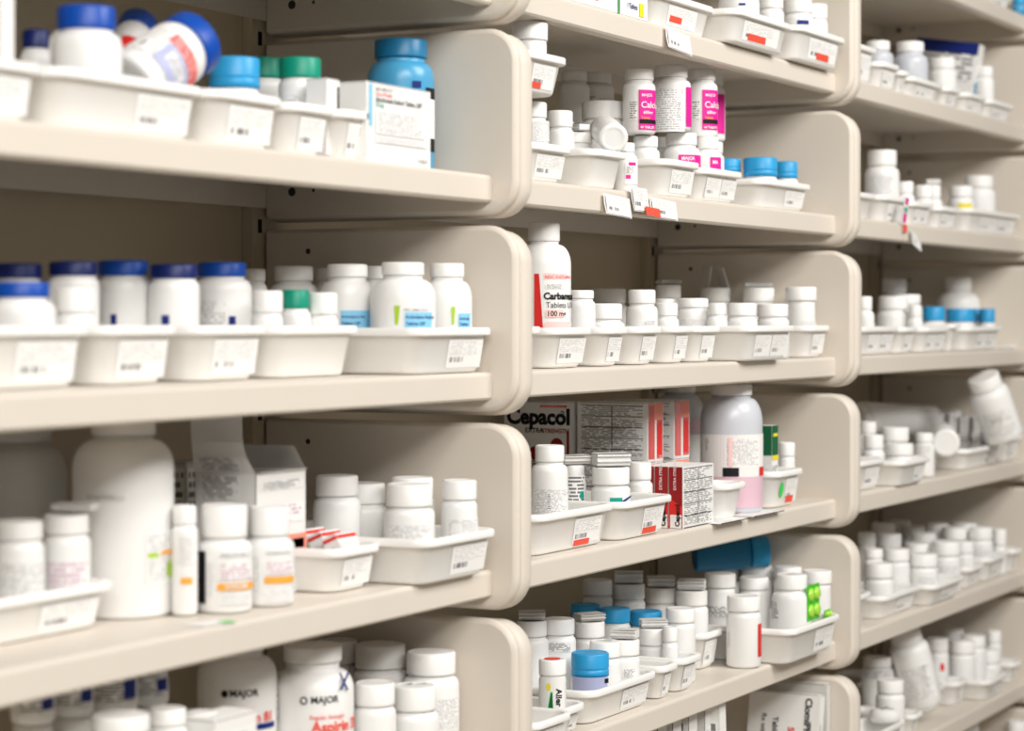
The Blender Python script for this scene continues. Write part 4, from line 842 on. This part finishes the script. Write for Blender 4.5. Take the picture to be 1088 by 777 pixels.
for cx, top, bw, ch, q, lab, kw in (
    (934, 598, 31, 16, .4, 'front wide lid in first bin', {}), (981, 588, 31, 14, .4, 'front lid in second bin', dict(lab=('print', 20, 50))), (1005, 575, 31, 15, .4, 'front lid at right of second bin', dict(lab=('print', 20, 50))),
    (1042, 560, 26, 13, .5, 'printed bottle with lid over third bin', dict(lab=('print_bar', 10, 55))), (1062, 562, 21, 18, .4, 'taller lid over fourth bin at far end', {}),
    (1014, 560, 27, 13, 4, 'lid in middle row above second bin', {}), (1024, 575, 22, 13, 2, 'small lid between second and third bins', {}), (952, 583, 29, 13, 3, 'lid in second row behind first bin', {}),
    (928, 583, 21, 10, 3.5, 'lid in second row against the bracket', {}), (975, 577, 30, 11, 4, 'lid in second row behind second bin', {}), (945, 567, 26, 14, 7, 'lid in third row left of centre', {}),
    (981, 566, 28, 10, 7, 'lid in third row at centre', {}), (921, 566, 20, 12, 9, 'lid in third row near bracket', {}), (996, 556, 24, 13, 8, 'lid in third row right of centre', {}),
    (1026, 556, 25, 9, 9, 'lid in third row above third bin', {}), (938, 556, 26, 11, 12, 'dim lid in rearmost row, left', {}), (956, 553, 24, 11, 15, 'dim lid in rearmost row, centre left', {}), (971, 559, 26, 9, 12, 'dim lid in rearmost row, centre', {})):
    B('R4', cx, top, bw, q, 'white bottle, ' + lab, cw=bw * .96, ch=ch, **kw)
BN('R5', 905, 965, 764, -.004, 'front white bin cut off by bottom picture edge', d=.06, plain=True)
BN('R5', 970, 983, 755, .01, 'white bin beneath the leaning bottle', w=.05, stick=(.2, .9), d=.1)
BN('R5', 988, 1006.7, 726, .04, 'narrow white bin right of the leaning bottle', stick=(.2, .9), d=.12)
BN('R5', 1012, 1031, 720, .024, 'white bin under the bottle with red mark', stick=(.3, .9))
BN('R5', 1051, 1072, 714, -.004, 'white bin with long plain side, second from right', stick=(.3, .9), d=.1)
BN('R5', 1076, 1087, 701, .006, 'white bin at the far right end', w=.05, stick=(.2, .9))
free_bottle('R5', (960, 667, .055), (981, 747, .035), 42, 'large white bottle leaning left with barcode label', cw=33, ch=16, sh=8, dec=[(-.9, .9, .15, .8, 'print'), (.3, .6, .35, .8, 'print_dark')])
B('R5', 946, 722, 31, .4, 'low white lid in front of dim bottle', cw=28, ch=14)
B('R5', 932, 698, 34, 6, 'dim bottle with dark band beside the bracket', cw=30, ch=10, dec=[('r', 917, 948, 712, 722, 'print_dark')])
mb = MB(); R_ = .020
mb.lathe([(R_ * .9, 0), (R_, .002), (R_ * 1.02, .008), (R_ * .97, .014), (R_ * .7, .017), (.001, .0175)], 'paper', 24)
X = PX(934, .03); pb = mb.obj('paper_wad', None, (X, .022, shelf_z(5) + .035)); tag(pb, 'white wrapped pack with black pen cross in front bin, right bay sixth full shelf', 'wrapped pack')
mk = MB()
for s in (-1, 1): mk.box(-.012, .012, -.0012, .0012, .0177, .0179, 'ink', .0001) if s > 0 else mk.box(-.0012, .0012, -.012, .012, .0177, .0179, 'ink', .0001)
mk.obj('pen_cross', pb)
for cx, top, bw, ch, q, lab, kw in (
    (996, 678, 24, 14, 4, 'bottle with small red mark', dict(dec=[('r', 999, 1003, 705, 713, 'red')])), (1022, 680, 29, 14, .4, 'front bottle with lid, centre of shelf', {}), (1050, 690, 26, 14, .4, 'short front bottle over long sided bin', dict(lab=('print', 10, 50))),
    (1034, 675, 27, 12, 3.5, 'lid behind the centre front bottle', {}), (1056, 670, 22, 13, .4, 'tall lid at right end', {}), (1011, 668, 26, 11, 8, 'dim rear lid above the red marked bottle', {})):
    B('R5', cx, top, bw, q, 'white bottle, ' + lab, cw=bw * .96, ch=ch, **kw)
B('R6', 1080, 766, 26, 1, 'white lid at bottom right picture corner', cw=28, ch=14)
X = PX(1030, .03); carton('R6', X, .03, shelf_z(6), .05, .04, PZ(766, DZ(X, .03)) - shelf_z(6), 'pale carton top at bottom right picture edge', [('r', 'f', .1, .9, .1, .9, 'print')])
# ------------------------------------------------------------------ light, world, camera
for o in list(C.objects):
    for kx in ('Y', 'zt', 'rc'):
        if kx in o: del o[kx]
def area(name, loc, aim, sx, sy, power, col):
    l = bpy.data.lights.new(name, 'AREA'); l.shape = 'RECTANGLE'; l.size = sx; l.size_y = sy; l.energy = power; l.color = col
    o = bpy.data.objects.new(name, l); C.objects.link(o); o.location = loc; o.rotation_euler = (Vector(aim) - Vector(loc)).to_track_quat('-Z', 'Y').to_euler(); return o
for x in (-3.6, -1.7, .5):
    area('ceiling_light', (x, -1.4, 2.8), (x + .5, -.2, 1.2), 1.3, .45, 20.5, (1, .975, .935))
    area('ceiling_light', (x, -2.15, 2.75), (x + .5, 0, 1.2), 1.3, .45, 27.5, (1, .975, .935))
w = bpy.data.worlds.new('World'); bpy.context.scene.world = w; w.use_nodes = True
w.node_tree.nodes['Background'].inputs['Color'].default_value = (1, .96, .9, 1); w.node_tree.nodes['Background'].inputs['Strength'].default_value = .15
cam = bpy.data.cameras.new('Camera'); co = bpy.data.objects.new('Camera', cam); C.objects.link(co)
co.location = (CAMX, CAMY, CAMZ); co.rotation_euler = (math.pi / 2, 0, A - math.pi / 2)
cam.sensor_width = 36; cam.lens = F / 1088 * 36; cam.shift_y = -(388.5 - HY) / 1088; cam.clip_start = .05
cam.dof.use_dof = True; cam.dof.focus_distance = 2.36; cam.dof.aperture_fstop = 5.5
sc = bpy.context.scene; sc.camera = co
sc.view_settings.view_transform = 'Standard'; sc.view_settings.look = 'None'; sc.view_settings.exposure = 0.; sc.view_settings.gamma = 1.
for wn in WARN: print('WARN', wn)
